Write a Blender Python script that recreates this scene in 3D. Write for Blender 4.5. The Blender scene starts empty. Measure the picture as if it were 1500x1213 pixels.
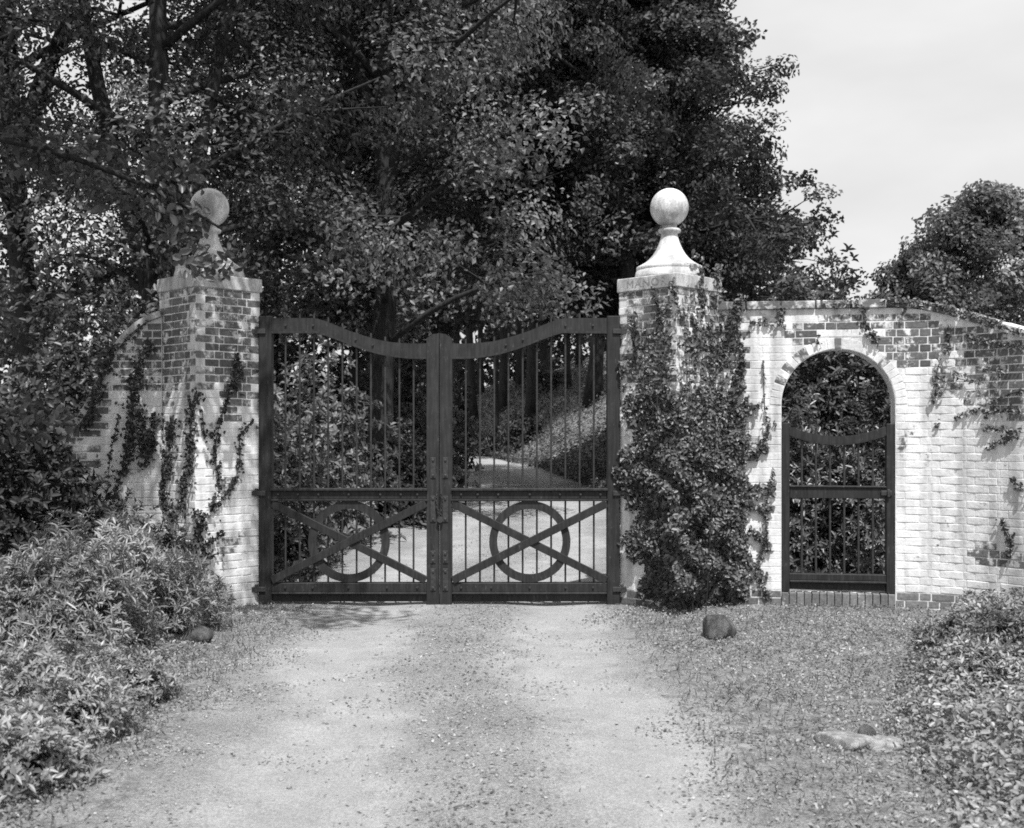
import bpy, math
import numpy as np
from mathutils import Vector, Matrix

sc = bpy.context.scene
COL = sc.collection
F = 1650.0            # focal length in photograph pixels (1500 px wide)
EYE = 1.667
GY = 11.0             # distance of the gate plane

# ------------------------------------------------------------------ camera, sky, sun, exposure
cd = bpy.data.cameras.new('camera')
cam = bpy.data.objects.new('camera', cd); COL.objects.link(cam)
cam.location = (0, 0, EYE); cam.rotation_euler = (math.radians(90), 0, 0)
cd.sensor_width = 36.0; cd.lens = 36.0 * F / 1500.0
cd.shift_y = 28.5 / 1500.0
cd.clip_start = 0.1; cd.clip_end = 2000
cd.dof.use_dof = True; cd.dof.focus_distance = 10.8; cd.dof.aperture_fstop = 3.6
sc.camera = cam

SUN_DIR = Vector((0.16, -0.62, 1.22)).normalized()      # towards the sun
SUN_EL = math.asin(SUN_DIR.z)
SUN_AZ = math.atan2(SUN_DIR.x, SUN_DIR.y)
w = bpy.data.worlds.new('World'); sc.world = w; w.use_nodes = True
nt = w.node_tree; nt.nodes.clear()
sky = nt.nodes.new('ShaderNodeTexSky'); sky.sky_type = 'NISHITA'; sky.sun_disc = False
sky.sun_elevation = SUN_EL; sky.sun_rotation = SUN_AZ; sky.air_density = 1.3; sky.dust_density = 2.5
bw = nt.nodes.new('ShaderNodeRGBToBW'); nt.links.new(sky.outputs[0], bw.inputs[0])
tcw = nt.nodes.new('ShaderNodeTexCoord')
mpw = nt.nodes.new('ShaderNodeMapping'); mpw.inputs['Scale'].default_value = (1.2, 1.2, 3.2)
nt.links.new(tcw.outputs['Generated'], mpw.inputs[0])
nz = nt.nodes.new('ShaderNodeTexNoise'); nz.inputs['Scale'].default_value = 2.2; nz.inputs['Detail'].default_value = 5
nt.links.new(mpw.outputs[0], nz.inputs['Vector'])
cr = nt.nodes.new('ShaderNodeMapRange'); cr.inputs[1].default_value = 0.3; cr.inputs[2].default_value = 0.72
cr.inputs[3].default_value = 4.8; cr.inputs[4].default_value = 6.6
nt.links.new(nz.outputs[0], cr.inputs[0])
mxw = nt.nodes.new('ShaderNodeMix'); mxw.data_type = 'FLOAT'; mxw.inputs[0].default_value = 0.8   # thin bright cloud veil
nt.links.new(bw.outputs[0], mxw.inputs[2]); nt.links.new(cr.outputs[0], mxw.inputs[3])
bg = nt.nodes.new('ShaderNodeBackground'); bg.inputs['Strength'].default_value = 0.10
nt.links.new(mxw.outputs[0], bg.inputs['Color'])
ow = nt.nodes.new('ShaderNodeOutputWorld'); nt.links.new(bg.outputs[0], ow.inputs[0])

sl = bpy.data.lights.new('sun', 'SUN'); sl.energy = 4.2; sl.angle = math.radians(0.6); sl.color = (1, 1, 1)
so = bpy.data.objects.new('sun', sl); COL.objects.link(so)
so.rotation_euler = (-SUN_DIR).to_track_quat('-Z', 'Y').to_euler(); so.location = (4, -6, 14)

sc.view_settings.view_transform = 'Standard'; sc.view_settings.look = 'None'
sc.view_settings.exposure = 0.7; sc.view_settings.gamma = 1.0
sc.view_settings.use_curve_mapping = False
sc.render.engine = 'CYCLES'
sc.cycles.use_denoising = False
sc.cycles.max_bounces = 6; sc.cycles.diffuse_bounces = 3; sc.cycles.transmission_bounces = 4; sc.cycles.glossy_bounces = 2
sc.cycles.filter_width = 1.75

# ------------------------------------------------------------------ helpers
def P(px, py, D):
    """the point seen at photograph pixel (px,py) at distance D"""
    return np.array([(px - 750.0) * D / F, D, EYE - (py - 635.0) * D / F])

def smooth(a, b, x):
    t = np.clip((np.asarray(x, float) - a) / (b - a), 0, 1); return t * t * (3 - 2 * t)

def nrm(v):
    return v / np.maximum(np.linalg.norm(v, axis=-1, keepdims=True), 1e-9)

def tagset(o, label=None, cat=None, group=None, kind=None):
    if label: o['label'] = label
    if cat: o['category'] = cat
    if group: o['group'] = group
    if kind: o['kind'] = kind
    return o

def thing(name, label, cat, loc, rz=0.0, group=None):
    o = bpy.data.objects.new(name, None); COL.objects.link(o)
    o.location = tuple(float(c) for c in loc); o.rotation_euler = (0, 0, rz); o.empty_display_size = .2
    return tagset(o, label, cat, group)

def link(name, me, parent=None):
    o = bpy.data.objects.new(name, me); COL.objects.link(o)
    if parent is not None: o.parent = parent
    return o

def arr_mesh(name, V, Fa, mat, smooth_shade=False):
    """mesh from arrays; Fa is a (m,k) index array or a list of them"""
    me = bpy.data.meshes.new(name)
    V = np.asarray(V, np.float32)
    if not isinstance(Fa, list): Fa = [Fa]
    starts, idx, off = [], [], 0
    for f in Fa:
        f = np.asarray(f, np.int32); m, k = f.shape
        starts.append(off + np.arange(m, dtype=np.int32) * k); idx.append(f.ravel()); off += m * k
    starts = np.concatenate(starts); idx = np.concatenate(idx)
    me.vertices.add(len(V)); me.vertices.foreach_set('co', V.ravel())
    me.loops.add(len(idx)); me.loops.foreach_set('vertex_index', idx)
    me.polygons.add(len(starts)); me.polygons.foreach_set('loop_start', starts)
    if smooth_shade: me.polygons.foreach_set('use_smooth', np.ones(len(starts), bool))
    me.update(calc_edges=True)
    if mat is not None: me.materials.append(mat)
    return me

CH_F = None
def chamfer_box(sx, sy, sz, b):
    """24-vertex chamfered box centred at the origin -> verts, faces"""
    hx, hy, hz = sx / 2, sy / 2, sz / 2
    V, key = [], {}
    for i, X in enumerate((-1, 1)):
        for Y in (-1, 1):
            for Z in (-1, 1):
                for ax in range(3):
                    p = [X * (hx - b), Y * (hy - b), Z * (hz - b)]
                    p[ax] = (X * hx, Y * hy, Z * hz)[ax]
                    key[(X, Y, Z, ax)] = len(V); V.append(p)
    Fs = []
    def quad(ks):
        q = [key[k] for k in ks]
        a, bb, c = (np.array(V[q[0]]), np.array(V[q[1]]), np.array(V[q[2]]))
        n = np.cross(bb - a, c - a); m = np.mean([V[i] for i in q], axis=0)
        if np.dot(n, m) < 0: q = q[::-1]
        Fs.append(q)
    for ax in range(3):
        o1, o2 = [a for a in range(3) if a != ax]
        for s in (-1, 1):
            ks = []
            for (a, c) in ((-1, -1), (1, -1), (1, 1), (-1, 1)):
                t = [0, 0, 0]; t[ax] = s; t[o1] = a; t[o2] = c; ks.append((*t, ax))
            quad(ks)
        for a in (-1, 1):                          # edges parallel to ax
            for c in (-1, 1):
                ks = []
                for (s, k) in ((-1, o1), (1, o1), (1, o2), (-1, o2)):
                    t = [0, 0, 0]; t[ax] = s; t[o1] = a; t[o2] = c; ks.append((*t, k))
                quad(ks)
    for X in (-1, 1):
        for Y in (-1, 1):
            for Z in (-1, 1):
                quad([(X, Y, Z, 0), (X, Y, Z, 1), (X, Y, Z, 2)])
    return np.array(V, float), Fs

class MB:
    def __init__(self): self.v = []; self.f = []; self.mi = []; self.n = 0
    def add(self, V, Fs, mi=0):
        V = np.asarray(V, float)
        self.v.append(V)
        for f in Fs: self.f.append([int(i) + self.n for i in f]); self.mi.append(mi)
        self.n += len(V)
    def box(self, c, s, b=.004, R=None, mi=0):
        V, Fs = chamfer_box(s[0], s[1], s[2], min(b, min(s) * .3))
        if R is not None: V = V @ np.asarray(R).T
        self.add(V + np.asarray(c, float), Fs, mi)
    def span(self, x0, x1, y0, y1, z0, z1, b=.004, mi=0):
        self.box(((x0 + x1) / 2, (y0 + y1) / 2, (z0 + z1) / 2), (abs(x1 - x0), abs(y1 - y0), abs(z1 - z0)), b, None, mi)
    def tube(self, pts, rad, sides=8, cap=True, mi=0):
        pts = np.asarray(pts, float); n = len(pts)
        rad = np.broadcast_to(np.asarray(rad, float), (n,))
        T = nrm(np.gradient(pts, axis=0))
        up = np.array([0, 0, 1.0]) if abs(T[0][2]) < .9 else np.array([1.0, 0, 0])
        V = []
        for i in range(n):
            a = nrm(np.cross(T[i], up)); b = np.cross(a, T[i]); up = -np.cross(a, T[i]) if False else b
            ang = np.arange(sides) * 2 * np.pi / sides
            V.append(pts[i] + rad[i] * (np.cos(ang)[:, None] * a + np.sin(ang)[:, None] * b))
        V = np.concatenate(V); Fs = []
        for i in range(n - 1):
            for k in range(sides):
                k2 = (k + 1) % sides
                Fs.append([i * sides + k, i * sides + k2, (i + 1) * sides + k2, (i + 1) * sides + k])
        if cap:
            Fs.append(list(range(sides))[::-1]); Fs.append([(n - 1) * sides + k for k in range(sides)])
        self.add(V, Fs, mi)
    def lathe(self, prof, c, seg=32, mi=0):
        prof = np.asarray(prof, float); n = len(prof)
        ang = np.arange(seg) * 2 * np.pi / seg
        V = np.zeros((n, seg, 3)); V[..., 0] = prof[:, :1] * np.cos(ang); V[..., 1] = prof[:, :1] * np.sin(ang); V[..., 2] = prof[:, 1:]
        Fs = []
        for i in range(n - 1):
            for k in range(seg):
                k2 = (k + 1) % seg
                Fs.append([i * seg + k, i * seg + k2, (i + 1) * seg + k2, (i + 1) * seg + k])
        self.add(V.reshape(-1, 3) + np.asarray(c, float), Fs, mi)
    def strip(self, xs, zt, zb, y0, y1, mi=0):
        """solid board in the XZ plane between two curves"""
        n = len(xs); V = []
        for x, a, b in zip(xs, zt, zb): V += [(x, y0, b), (x, y0, a), (x, y1, a), (x, y1, b)]
        Fs = []
        for i in range(n - 1):
            for k in range(4):
                k2 = (k + 1) % 4
                Fs.append([i * 4 + k, i * 4 + k2, (i + 1) * 4 + k2, (i + 1) * 4 + k][::-1])
        Fs.append([0, 1, 2, 3]); Fs.append([(n - 1) * 4 + k for k in (3, 2, 1, 0)])
        self.add(V, Fs, mi)
    def ring(self, c, r0, r1, y0, y1, seg=56, mi=0):
        ang = np.arange(seg) * 2 * np.pi / seg; V = []
        for a in ang:
            for (r, y) in ((r0, y0), (r1, y0), (r1, y1), (r0, y1)):
                V.append((c[0] + r * math.cos(a), y, c[1] + r * math.sin(a)))
        Fs = []
        for i in range(seg):
            j = (i + 1) % seg
            for k in range(4):
                k2 = (k + 1) % 4
                Fs.append([i * 4 + k, i * 4 + k2, j * 4 + k2, j * 4 + k])
        self.add(V, Fs, mi)
    def build(self, name, mats, parent=None, shade=False, offset=None):
        V = np.concatenate(self.v)
        if offset is not None: V = V - np.asarray(offset)
        me = bpy.data.meshes.new(name); me.from_pydata(V.tolist(), [], self.f)
        for m in (mats if isinstance(mats, (list, tuple)) else [mats]): me.materials.append(m)
        if max(self.mi) > 0: me.polygons.foreach_set('material_index', np.array(self.mi, np.int32))
        if shade: me.polygons.foreach_set('use_smooth', np.ones(len(me.polygons), bool))
        me.update()
        return link(name, me, parent)

def leaf_mesh(name, C, N, L, W, mat, rng, D=None, fold=.22, full=False, droop=.12):
    n = len(C); C = np.asarray(C, float); N = nrm(np.asarray(N, float))
    L = np.broadcast_to(L, (n,))[:, None]; W = np.broadcast_to(W, (n,))[:, None]
    if D is None: D = rng.normal(size=(n, 3))
    D = nrm(D - N * np.sum(D * N, axis=1, keepdims=True)); S = np.cross(N, D)
    base = C - D * L * .5; tip = C + D * L * .5 - N * L * droop
    if not full:
        l = C + S * W * .5 + N * W * fold - D * L * .06; r = C - S * W * .5 + N * W * fold - D * L * .06
        V = np.stack([base, l, tip, r], 1).reshape(-1, 3); b = np.arange(n)[:, None] * 4
        Fa = np.concatenate([b + np.array([[0, 2, 1]]), b + np.array([[0, 3, 2]])])
    else:
        f = N * W * fold
        l1 = C + S * W * .42 + f - D * L * .25; l2 = C + S * W * .45 + f + D * L * .12
        r1 = C - S * W * .42 + f - D * L * .25; r2 = C - S * W * .45 + f + D * L * .12
        V = np.stack([base, l1, l2, tip, r2, r1], 1).reshape(-1, 3); b = np.arange(n)[:, None] * 6
        Fa = np.concatenate([b + np.array([[0, 3, 2, 1]]), b + np.array([[0, 5, 4, 3]])])
    return arr_mesh(name, V, Fa, mat)

def clump_cloud(rng, centers, rad, per, flat=.75, up=.55):
    """leaf positions and normals in clumps"""
    k = len(centers); idx = np.repeat(np.arange(k), per)
    d = nrm(rng.normal(size=(len(idx), 3))); r = rng.random(len(idx)) ** .45
    off = d * (r * np.asarray(rad)[idx])[:, None]; off[:, 2] *= flat
    C = np.asarray(centers)[idx] + off
    N = d * .5 + rng.normal(size=d.shape) * .42 + (rng.normal(size=(k, 3)) * np.array([.55, .55, .3]))[idx]; N[:, 2] += up
    return C, N

# ------------------------------------------------------------------ materials (the photograph is black and white: all greys)
def new_mat(name):
    m = bpy.data.materials.new(name); m.use_nodes = True
    t = m.node_tree; b = t.nodes['Principled BSDF']
    return m, t, b
def N_(t, kind, **kw):
    n = t.nodes.new(kind)
    for k, v in kw.items(): setattr(n, k, v)
    return n
def noise(t, vec, scale, detail=4, rough=.55):
    n = N_(t, 'ShaderNodeTexNoise'); n.inputs['Scale'].default_value = scale; n.inputs['Detail'].default_value = detail
    n.inputs['Roughness'].default_value = rough
    if vec is not None: t.links.new(vec, n.inputs['Vector'])
    return n.outputs[0]
def rng_(t, v, a, b, c, d, sm=False):
    n = N_(t, 'ShaderNodeMapRange'); n.interpolation_type = 'SMOOTHSTEP' if sm else 'LINEAR'
    for i, x in zip((1, 2, 3, 4), (a, b, c, d)): n.inputs[i].default_value = x
    t.links.new(v, n.inputs[0]); return n.outputs[0]
def mixf(t, f, a, b):
    n = N_(t, 'ShaderNodeMix', data_type='FLOAT')
    for i, x in zip((0, 2, 3), (f, a, b)):
        if isinstance(x, (int, float)): n.inputs[i].default_value = x
        else: t.links.new(x, n.inputs[i])
    return n.outputs[0]
def math_(t, op, a, b=0.0):
    n = N_(t, 'ShaderNodeMath', operation=op)
    for i, x in enumerate((a, b)):
        if isinstance(x, (int, float)): n.inputs[i].default_value = x
        else: t.links.new(x, n.inputs[i])
    return n.outputs[0]
def bump(t, b, h, strength, dist):
    n = N_(t, 'ShaderNodeBump'); n.inputs['Strength'].default_value = strength; n.inputs['Distance'].default_value = dist
    t.links.new(h, n.inputs['Height']); t.links.new(n.outputs[0], b.inputs['Normal'])
def stretch(t, vec, s):
    n = N_(t, 'ShaderNodeMapping'); n.inputs['Scale'].default_value = s; t.links.new(vec, n.inputs[0]); return n.outputs[0]

def wash_mat(name, lo, hi, bare=(.085, .15), white=(.47, .70)):
    """brick under worn whitewash: lo..hi is the noise window that turns to paint"""
    m, t, b = new_mat(name)
    pos = N_(t, 'ShaderNodeNewGeometry').outputs['Position']
    oi = N_(t, 'ShaderNodeObjectInfo').outputs['Random']; isl = N_(t, 'ShaderNodeNewGeometry').outputs['Random Per Island']
    rnd = math_(t, 'FRACT', math_(t, 'ADD', oi, isl))
    brick = rng_(t, rnd, 0, 1, bare[0], bare[1])
    brick = math_(t, 'MULTIPLY', brick, rng_(t, noise(t, pos, 34, 5), .3, .7, .75, 1.25))
    st = noise(t, stretch(t, pos, (7, 7, .9)), 1.0, 5)
    wht = math_(t, 'MULTIPLY', rng_(t, st, .3, .56, white[0] * .84, white[1]), rng_(t, rnd, 0, 1, .95, 1.02))
    wht = math_(t, 'MULTIPLY', wht, rng_(t, noise(t, pos, 55, 4), .25, .5, .86, 1.0))
    n1 = noise(t, pos, 13, 7, .68)
    mask = rng_(t, math_(t, 'ADD', n1, math_(t, 'MULTIPLY', math_(t, 'SUBTRACT', noise(t, pos, 3.1, 3), .5), .62)), lo, hi, 0, 1)
    c = mixf(t, mask, brick, wht)
    t.links.new(c, b.inputs['Base Color']); b.inputs['Roughness'].default_value = .9
    b.inputs['Specular IOR Level'].default_value = .2
    h = math_(t, 'ADD', math_(t, 'MULTIPLY', noise(t, pos, 130, 4), .35), math_(t, 'ADD', noise(t, pos, 28, 4), math_(t, 'MULTIPLY', mask, .25)))
    bump(t, b, h, .7, .006)
    return m
M_BARE = wash_mat('bare_brick', .55, .66)
M_WORN = wash_mat('worn_whitewash', .44, .6)
M_WHITE = wash_mat('whitewashed_brick', .24, .34)
M_MORTAR = wash_mat('limewashed_mortar', .25, .42, bare=(.32, .4), white=(.46, .68))
M_PLINTH = wash_mat('plinth_brick', .64, .76, bare=(.11, .19))
BRICKM = [M_BARE, M_WORN, M_WHITE, M_PLINTH]

def stone_mat(name, a, c, scale=6, bs=.5, bd=.005):
    m, t, b = new_mat(name)
    pos = N_(t, 'ShaderNodeNewGeometry').outputs['Position']
    s = noise(t, stretch(t, pos, (1, 1, .45)), scale, 7, .62)
    f = noise(t, pos, scale * 9, 4)
    v = math_(t, 'MULTIPLY', rng_(t, s, .4, .6, a, c), rng_(t, f, .38, .62, .84, 1.1))
    t.links.new(v, b.inputs['Base Color']); b.inputs['Roughness'].default_value = .92; b.inputs['Specular IOR Level'].default_value = .2
    bump(t, b, math_(t, 'ADD', f, noise(t, pos, scale * 30, 3)), bs, bd)
    return m
M_STONE = stone_mat('weathered_limestone', .34, .66)
M_CAP = stone_mat('stained_cap_stone', .26, .50, 9)
M_INCISED = stone_mat('incised_letter_grime', .2, .3, 20)
M_ROCK = stone_mat('field_stone', .09, .21, 16, 1.0, .02)
M_PALE = stone_mat('pale_broken_stone', .2, .4, 22, 1.0)

def wood_mat():
    m, t, b = new_mat('dark_painted_wood')
    pos = N_(t, 'ShaderNodeNewGeometry').outputs['Position']
    g = noise(t, stretch(t, pos, (40, 40, 3)), 1, 5); p = noise(t, pos, 7, 6, .65)
    isl = N_(t, 'ShaderNodeNewGeometry').outputs['Random Per Island']
    v = math_(t, 'MULTIPLY', rng_(t, p, .3, .72, .014, .026), rng_(t, g, .38, .62, .7, 1.3))
    v = math_(t, 'MULTIPLY', v, rng_(t, isl, 0, 1, .8, 1.25))
    v = math_(t, 'ADD', v, rng_(t, noise(t, stretch(t, pos, (30, 30, 9)), 1.6, 7, .7), .6, .7, 0, .05))
    t.links.new(v, b.inputs['Base Color']); b.inputs['Roughness'].default_value = .6; b.inputs['Specular IOR Level'].default_value = .3
    bump(t, b, g, .5, .004)
    return m
M_WOOD = wood_mat()
def iron_mat():
    m, t, b = new_mat('dark_iron')
    pos = N_(t, 'ShaderNodeNewGeometry').outputs['Position']
    t.links.new(rng_(t, noise(t, pos, 40, 5), .3, .7, .022, .055), b.inputs['Base Color'])
    b.inputs['Roughness'].default_value = .55; b.inputs['Metallic'].default_value = .3
    return m
M_IRON = iron_mat()

def leaf_mat(name, lo, hi, rough=.5, tr=.28, spec=.4):
    m, t, b = new_mat(name)
    ge = N_(t, 'ShaderNodeNewGeometry')
    v = rng_(t, ge.outputs['Random Per Island'], 0, 1, lo, hi)
    v = math_(t, 'MULTIPLY', v, rng_(t, noise(t, ge.outputs['Position'], 1.1, 3), .3, .7, .6, 1.42))
    t.links.new(v, b.inputs['Base Color']); b.inputs['Roughness'].default_value = rough; b.inputs['Specular IOR Level'].default_value = spec
    tl = N_(t, 'ShaderNodeBsdfTranslucent'); t.links.new(math_(t, 'MULTIPLY', v, 1.5), tl.inputs[0])
    mx = N_(t, 'ShaderNodeMixShader'); mx.inputs[0].default_value = tr
    out = t.nodes['Material Output']
    t.links.new(b.outputs[0], mx.inputs[1]); t.links.new(tl.outputs[0], mx.inputs[2]); t.links.new(mx.outputs[0], out.inputs[0])
    return m
M_LEAF_OAK = leaf_mat('oak_leaf', .035, .11, .42, .32, .5)
M_LEAF_DARK = leaf_mat('dark_leaf', .028, .06, .55, .2, .3)
M_LEAF_PALE = leaf_mat('pale_leaf', .08, .19, .45, .32)
M_LEAF_VINE = leaf_mat('glossy_vine_leaf', .045, .12, .42, .18, .45)
M_LEAF_LANCE = leaf_mat('long_shrub_leaf', .13, .30, .38, .3, .5)
M_LEAF_BUSH = leaf_mat('bush_leaf', .05, .13, .36, .22, .55)
M_LEAF_COVER = leaf_mat('ground_cover_leaf', .11, .26, .4, .22, .5)
M_LEAF_BANK = leaf_mat('bank_leaf', .05, .14, .5, .25, .3)
M_LITTER = leaf_mat('dry_leaf', .10, .33, .75, .1, .2)
M_GRASS = leaf_mat('grass_blade', .10, .2, .6, .25, .2)

def bark_mat():
    m, t, b = new_mat('dark_bark')
    pos = N_(t, 'ShaderNodeNewGeometry').outputs['Position']
    g = noise(t, stretch(t, pos, (14, 14, 2.2)), 1, 6, .65)
    t.links.new(rng_(t, g, .3, .7, .016, .05), b.inputs['Base Color']); b.inputs['Roughness'].default_value = .95
    b.inputs['Specular IOR Level'].default_value = .1
    bump(t, b, g, 1.0, .03)
    return m
M_BARK = bark_mat()

def ground_mat():
    m, t, b = new_mat('earth_and_gravel')
    pos = N_(t, 'ShaderNodeNewGeometry').outputs['Position']
    at = N_(t, 'ShaderNodeAttribute', attribute_name='drive').outputs['Fac']
    tr = N_(t, 'ShaderNodeAttribute', attribute_name='track').outputs['Fac']
    big = noise(t, pos, 1.3, 5); mid = noise(t, pos, 7, 6, .65); fine = noise(t, pos, 60, 5, .7); grit = noise(t, pos, 120, 4, .7)
    dm = rng_(t, math_(t, 'ADD', at, math_(t, 'MULTIPLY', math_(t, 'SUBTRACT', mid, .5), 1.1)), .3, .7, 0, 1, True)
    road = math_(t, 'MULTIPLY', rng_(t, big, .35, .65, .245, .325), rng_(t, fine, .38, .62, .66, 1.26))
    road = math_(t, 'MULTIPLY', road, rng_(t, grit, .38, .62, .78, 1.2))
    tm = rng_(t, math_(t, 'ADD', tr, math_(t, 'MULTIPLY', math_(t, 'SUBTRACT', noise(t, pos, 3.2, 6, .65), .5), 1.5)), .2, 1.0, 0, 1, True)
    smoothroad = math_(t, 'MULTIPLY', rng_(t, noise(t, pos, 2.6, 6, .6), .3, .7, .265, .355), math_(t, 'MULTIPLY', rng_(t, grit, .38, .62, .82, 1.15), rng_(t, fine, .38, .62, .83, 1.12)))
    road = mixf(t, tm, road, smoothroad)
    soil = math_(t, 'MULTIPLY', rng_(t, mid, .38, .62, .16, .30), rng_(t, fine, .36, .64, .6, 1.36))
    t.links.new(mixf(t, dm, soil, road), b.inputs['Base Color'])
    b.inputs['Roughness'].default_value = .95; b.inputs['Specular IOR Level'].default_value = .15
    amp = mixf(t, tm, 1.0, .45)
    bump(t, b, math_(t, 'MULTIPLY', math_(t, 'ADD', math_(t, 'MULTIPLY', fine, 1.0), math_(t, 'ADD', math_(t, 'MULTIPLY', grit, .35), math_(t, 'MULTIPLY', mid, 1.4))), amp), .8, .03)
    return m
M_GROUND = ground_mat()
def gravel_mat():
    m, t, b = new_mat('gravel_stone')
    r = N_(t, 'ShaderNodeNewGeometry').outputs['Random Per Island']
    t.links.new(rng_(t, math_(t, 'POWER', r, 1.8), 0, 1, .15, .36), b.inputs['Base Color']); b.inputs['Roughness'].default_value = .9
    return m
M_GRAVEL = gravel_mat()

# ------------------------------------------------------------------ terrain
EY = [-20, 4, 11, 14, 20, 25, 35, 45, 60, 400]
EDGE_R = [1.25, 1.25, 1.0, 1.6, 2.2, 2.2, 1.0, -1.3, -6, -60]
EDGE_L = [-1.7, -1.75, -2.25, -2.3, -2.1, -2.0, -2.2, -4.6, -10, -66]
BANKX = [6, 6, 4.2, 3.2, 2.6, 2.35, 1.1, -1.2, -5.8, -60]
def zg(x, y):
    x = np.asarray(x, float); y = np.asarray(y, float)
    z = .025 * np.clip(y - 12, 0, 60)
    s = np.clip(x - np.interp(y, EY, BANKX), 0, None) * smooth(11.6, 19, y)
    z = z + np.where(s < 3, .75 * s, 2.25 + np.clip((s - 3) * .3, 0, 5)) * (1 - .88 * smooth(4.6, 8, x - np.clip(y - 27, 0, 60) * .38))
    sl_ = np.clip(-2.6 - x, 0, 12) * smooth(12, 17, y); z = z + sl_ * .12
    z = z + .2 * smooth(2.1, 4.2, x) * (1 - smooth(8.6, 10.3, y)) + .25 * smooth(2.3, 4.2, -x) * (1 - smooth(9.2, 10.6, y))
    z = z + .015 * np.sin(x * 2.3 + y * .7) * np.sin(y * 1.9) * (1 - smooth(10.3, 11, y) * (1 - smooth(12, 14, y)))
    tr = np.exp(-((np.abs(x - drive_c(y)) - .85) / .32) ** 2)
    return z - .022 * tr * (np.abs(x) < 4)
def drive_c(y):
    y = np.asarray(y, float)
    return (np.interp(y, EY, EDGE_R) + np.interp(y, EY, EDGE_L)) / 2 + .12
def drive_mask(x, y):
    l = np.interp(y, EY, EDGE_L); r = np.interp(y, EY, EDGE_R)
    d = np.minimum(x - l, r - x); return np.clip(.5 + d / 1.3, 0, 1)
def track_mask(x, y):
    w1 = .13 * np.sin(y * 1.3) + .09 * np.sin(y * 3.1 + x); w2 = .54 + .1 * np.sin(y * 1.9 + 2 * np.sign(x))
    return np.exp(-np.abs((np.abs(x - drive_c(y) - w1) - .84) / w2) ** 3) * (y < 60)

def axis(segs):
    out = [segs[0][0]]
    for a, b, st in segs: out += list(np.linspace(a, b, max(2, int(round((b - a) / st)) + 1))[1:])
    return np.array(out)
def sheet(name, xs, ys, dz):
    X, Y = (np.meshgrid(xs, ys) if np.ndim(xs) == 1 else (xs, np.broadcast_to(ys[:, None], xs.shape)))
    Z = zg(X, Y) + dz
    ny, nx = X.shape
    i = (np.arange(ny - 1)[:, None] * nx + np.arange(nx - 1)[None]).ravel()
    me = arr_mesh(name, np.stack([X, Y, Z], -1).reshape(-1, 3), np.stack([i, i + 1, i + nx + 1, i + nx], 1), M_GROUND, True)
    for nm, fn in (('drive', drive_mask), ('track', track_mask)):
        a = me.attributes.new(nm, 'FLOAT', 'POINT'); a.data.foreach_set('value', fn(X, Y).astype(np.float32).ravel())
    return tagset(link(name, me), kind='structure')
sheet('ground', axis([(-320, -40, 28), (-40, -8, 2), (-8, -4, .4), (-4, 5, .1), (5, 9, .4), (9, 40, 2), (40, 320, 28)]),
      axis([(-60, -8, 6), (-8, 3.4, .5), (3.4, 14, .1), (14, 50, .5), (50, 90, 4), (90, 700, 60)]), 0)
ysd = axis([(-7, 3.4, .4), (3.4, 14, .1), (14, 48, .3)])
u = np.linspace(0, 1, 40)
rg = np.random.default_rng(4)
wob = lambda k: np.convolve(rg.normal(size=len(ysd) + 8), np.ones(9) / 9, 'valid')[:len(ysd)] * .28
el = np.interp(ysd, EY, EDGE_L) - .25 + wob(0); er = np.interp(ysd, EY, EDGE_R) + .25 + wob(1)
sheet('driveway', el[:, None] * (1 - u) + er[:, None] * u, ysd, .004)

# ------------------------------------------------------------------ brickwork
rb = np.random.default_rng(11)
BR = {}
for kind, (l, d, h) in {'stretcher': (.199, .1, .0625), 'header': (.0955, .1, .0625)}.items():
    for v in range(5):
        V, Fs = chamfer_box(l, d, h, .0035)
        V = V + rb.normal(size=V.shape) * np.array([.0012, .0008, .0013])
        for mi, mm in enumerate(BRICKM):
            me = bpy.data.meshes.new('brick'); me.from_pydata(V.tolist(), [], Fs); me.materials.append(mm); me.update()
            BR[(kind, v, mi)] = (me, V, Fs, l, h)

class Bricks:
    def __init__(self, parent): self.parent = parent; self.items = []
    def add(self, c, rz, length, paint, pri, h=.0625, name='brick', tilt=0.0, depth=1.0):
        self.items.append((pri, c, rz, length, paint, h, name, tilt, depth))
    def build(self, limit=295):
        self.items.sort(key=lambda i: -i[0]); mb = MB(); L = Vector(self.parent.location)
        prz = self.parent.rotation_euler.z
        for n, (pri, c, rz, length, paint, h, name, tilt, depth) in enumerate(self.items):
            kind = 'stretcher' if length > .14 else 'header'
            me, V, Fs, l0, h0 = BR[(kind, int(rb.integers(5)), paint)]
            sx = length / l0; sz = h / h0
            R = Matrix.Rotation(rz, 3, 'Z') @ Matrix.Rotation(tilt + rb.normal() * .004, 3, 'Y')
            if n < limit and pri > 0:
                o = link(name, me, self.parent)
                o.rotation_euler = (Matrix.Rotation(-prz, 3, 'Z') @ R).to_euler(); o.scale = (sx, depth, sz)
                o.location = Matrix.Rotation(-prz, 3, 'Z') @ (Vector(c) - L)
            else:
                mb.add((V * np.array([sx, depth, sz])) @ np.array(R).T + np.array(c), Fs, paint)
        if mb.n:
            Rp = np.array(Matrix.Rotation(-prz, 3, 'Z')); mb.v = [(v - np.array(L)) @ Rp.T for v in mb.v]
            tagset(mb.build('brick_courses', BRICKM, self.parent), kind='stuff')

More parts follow.
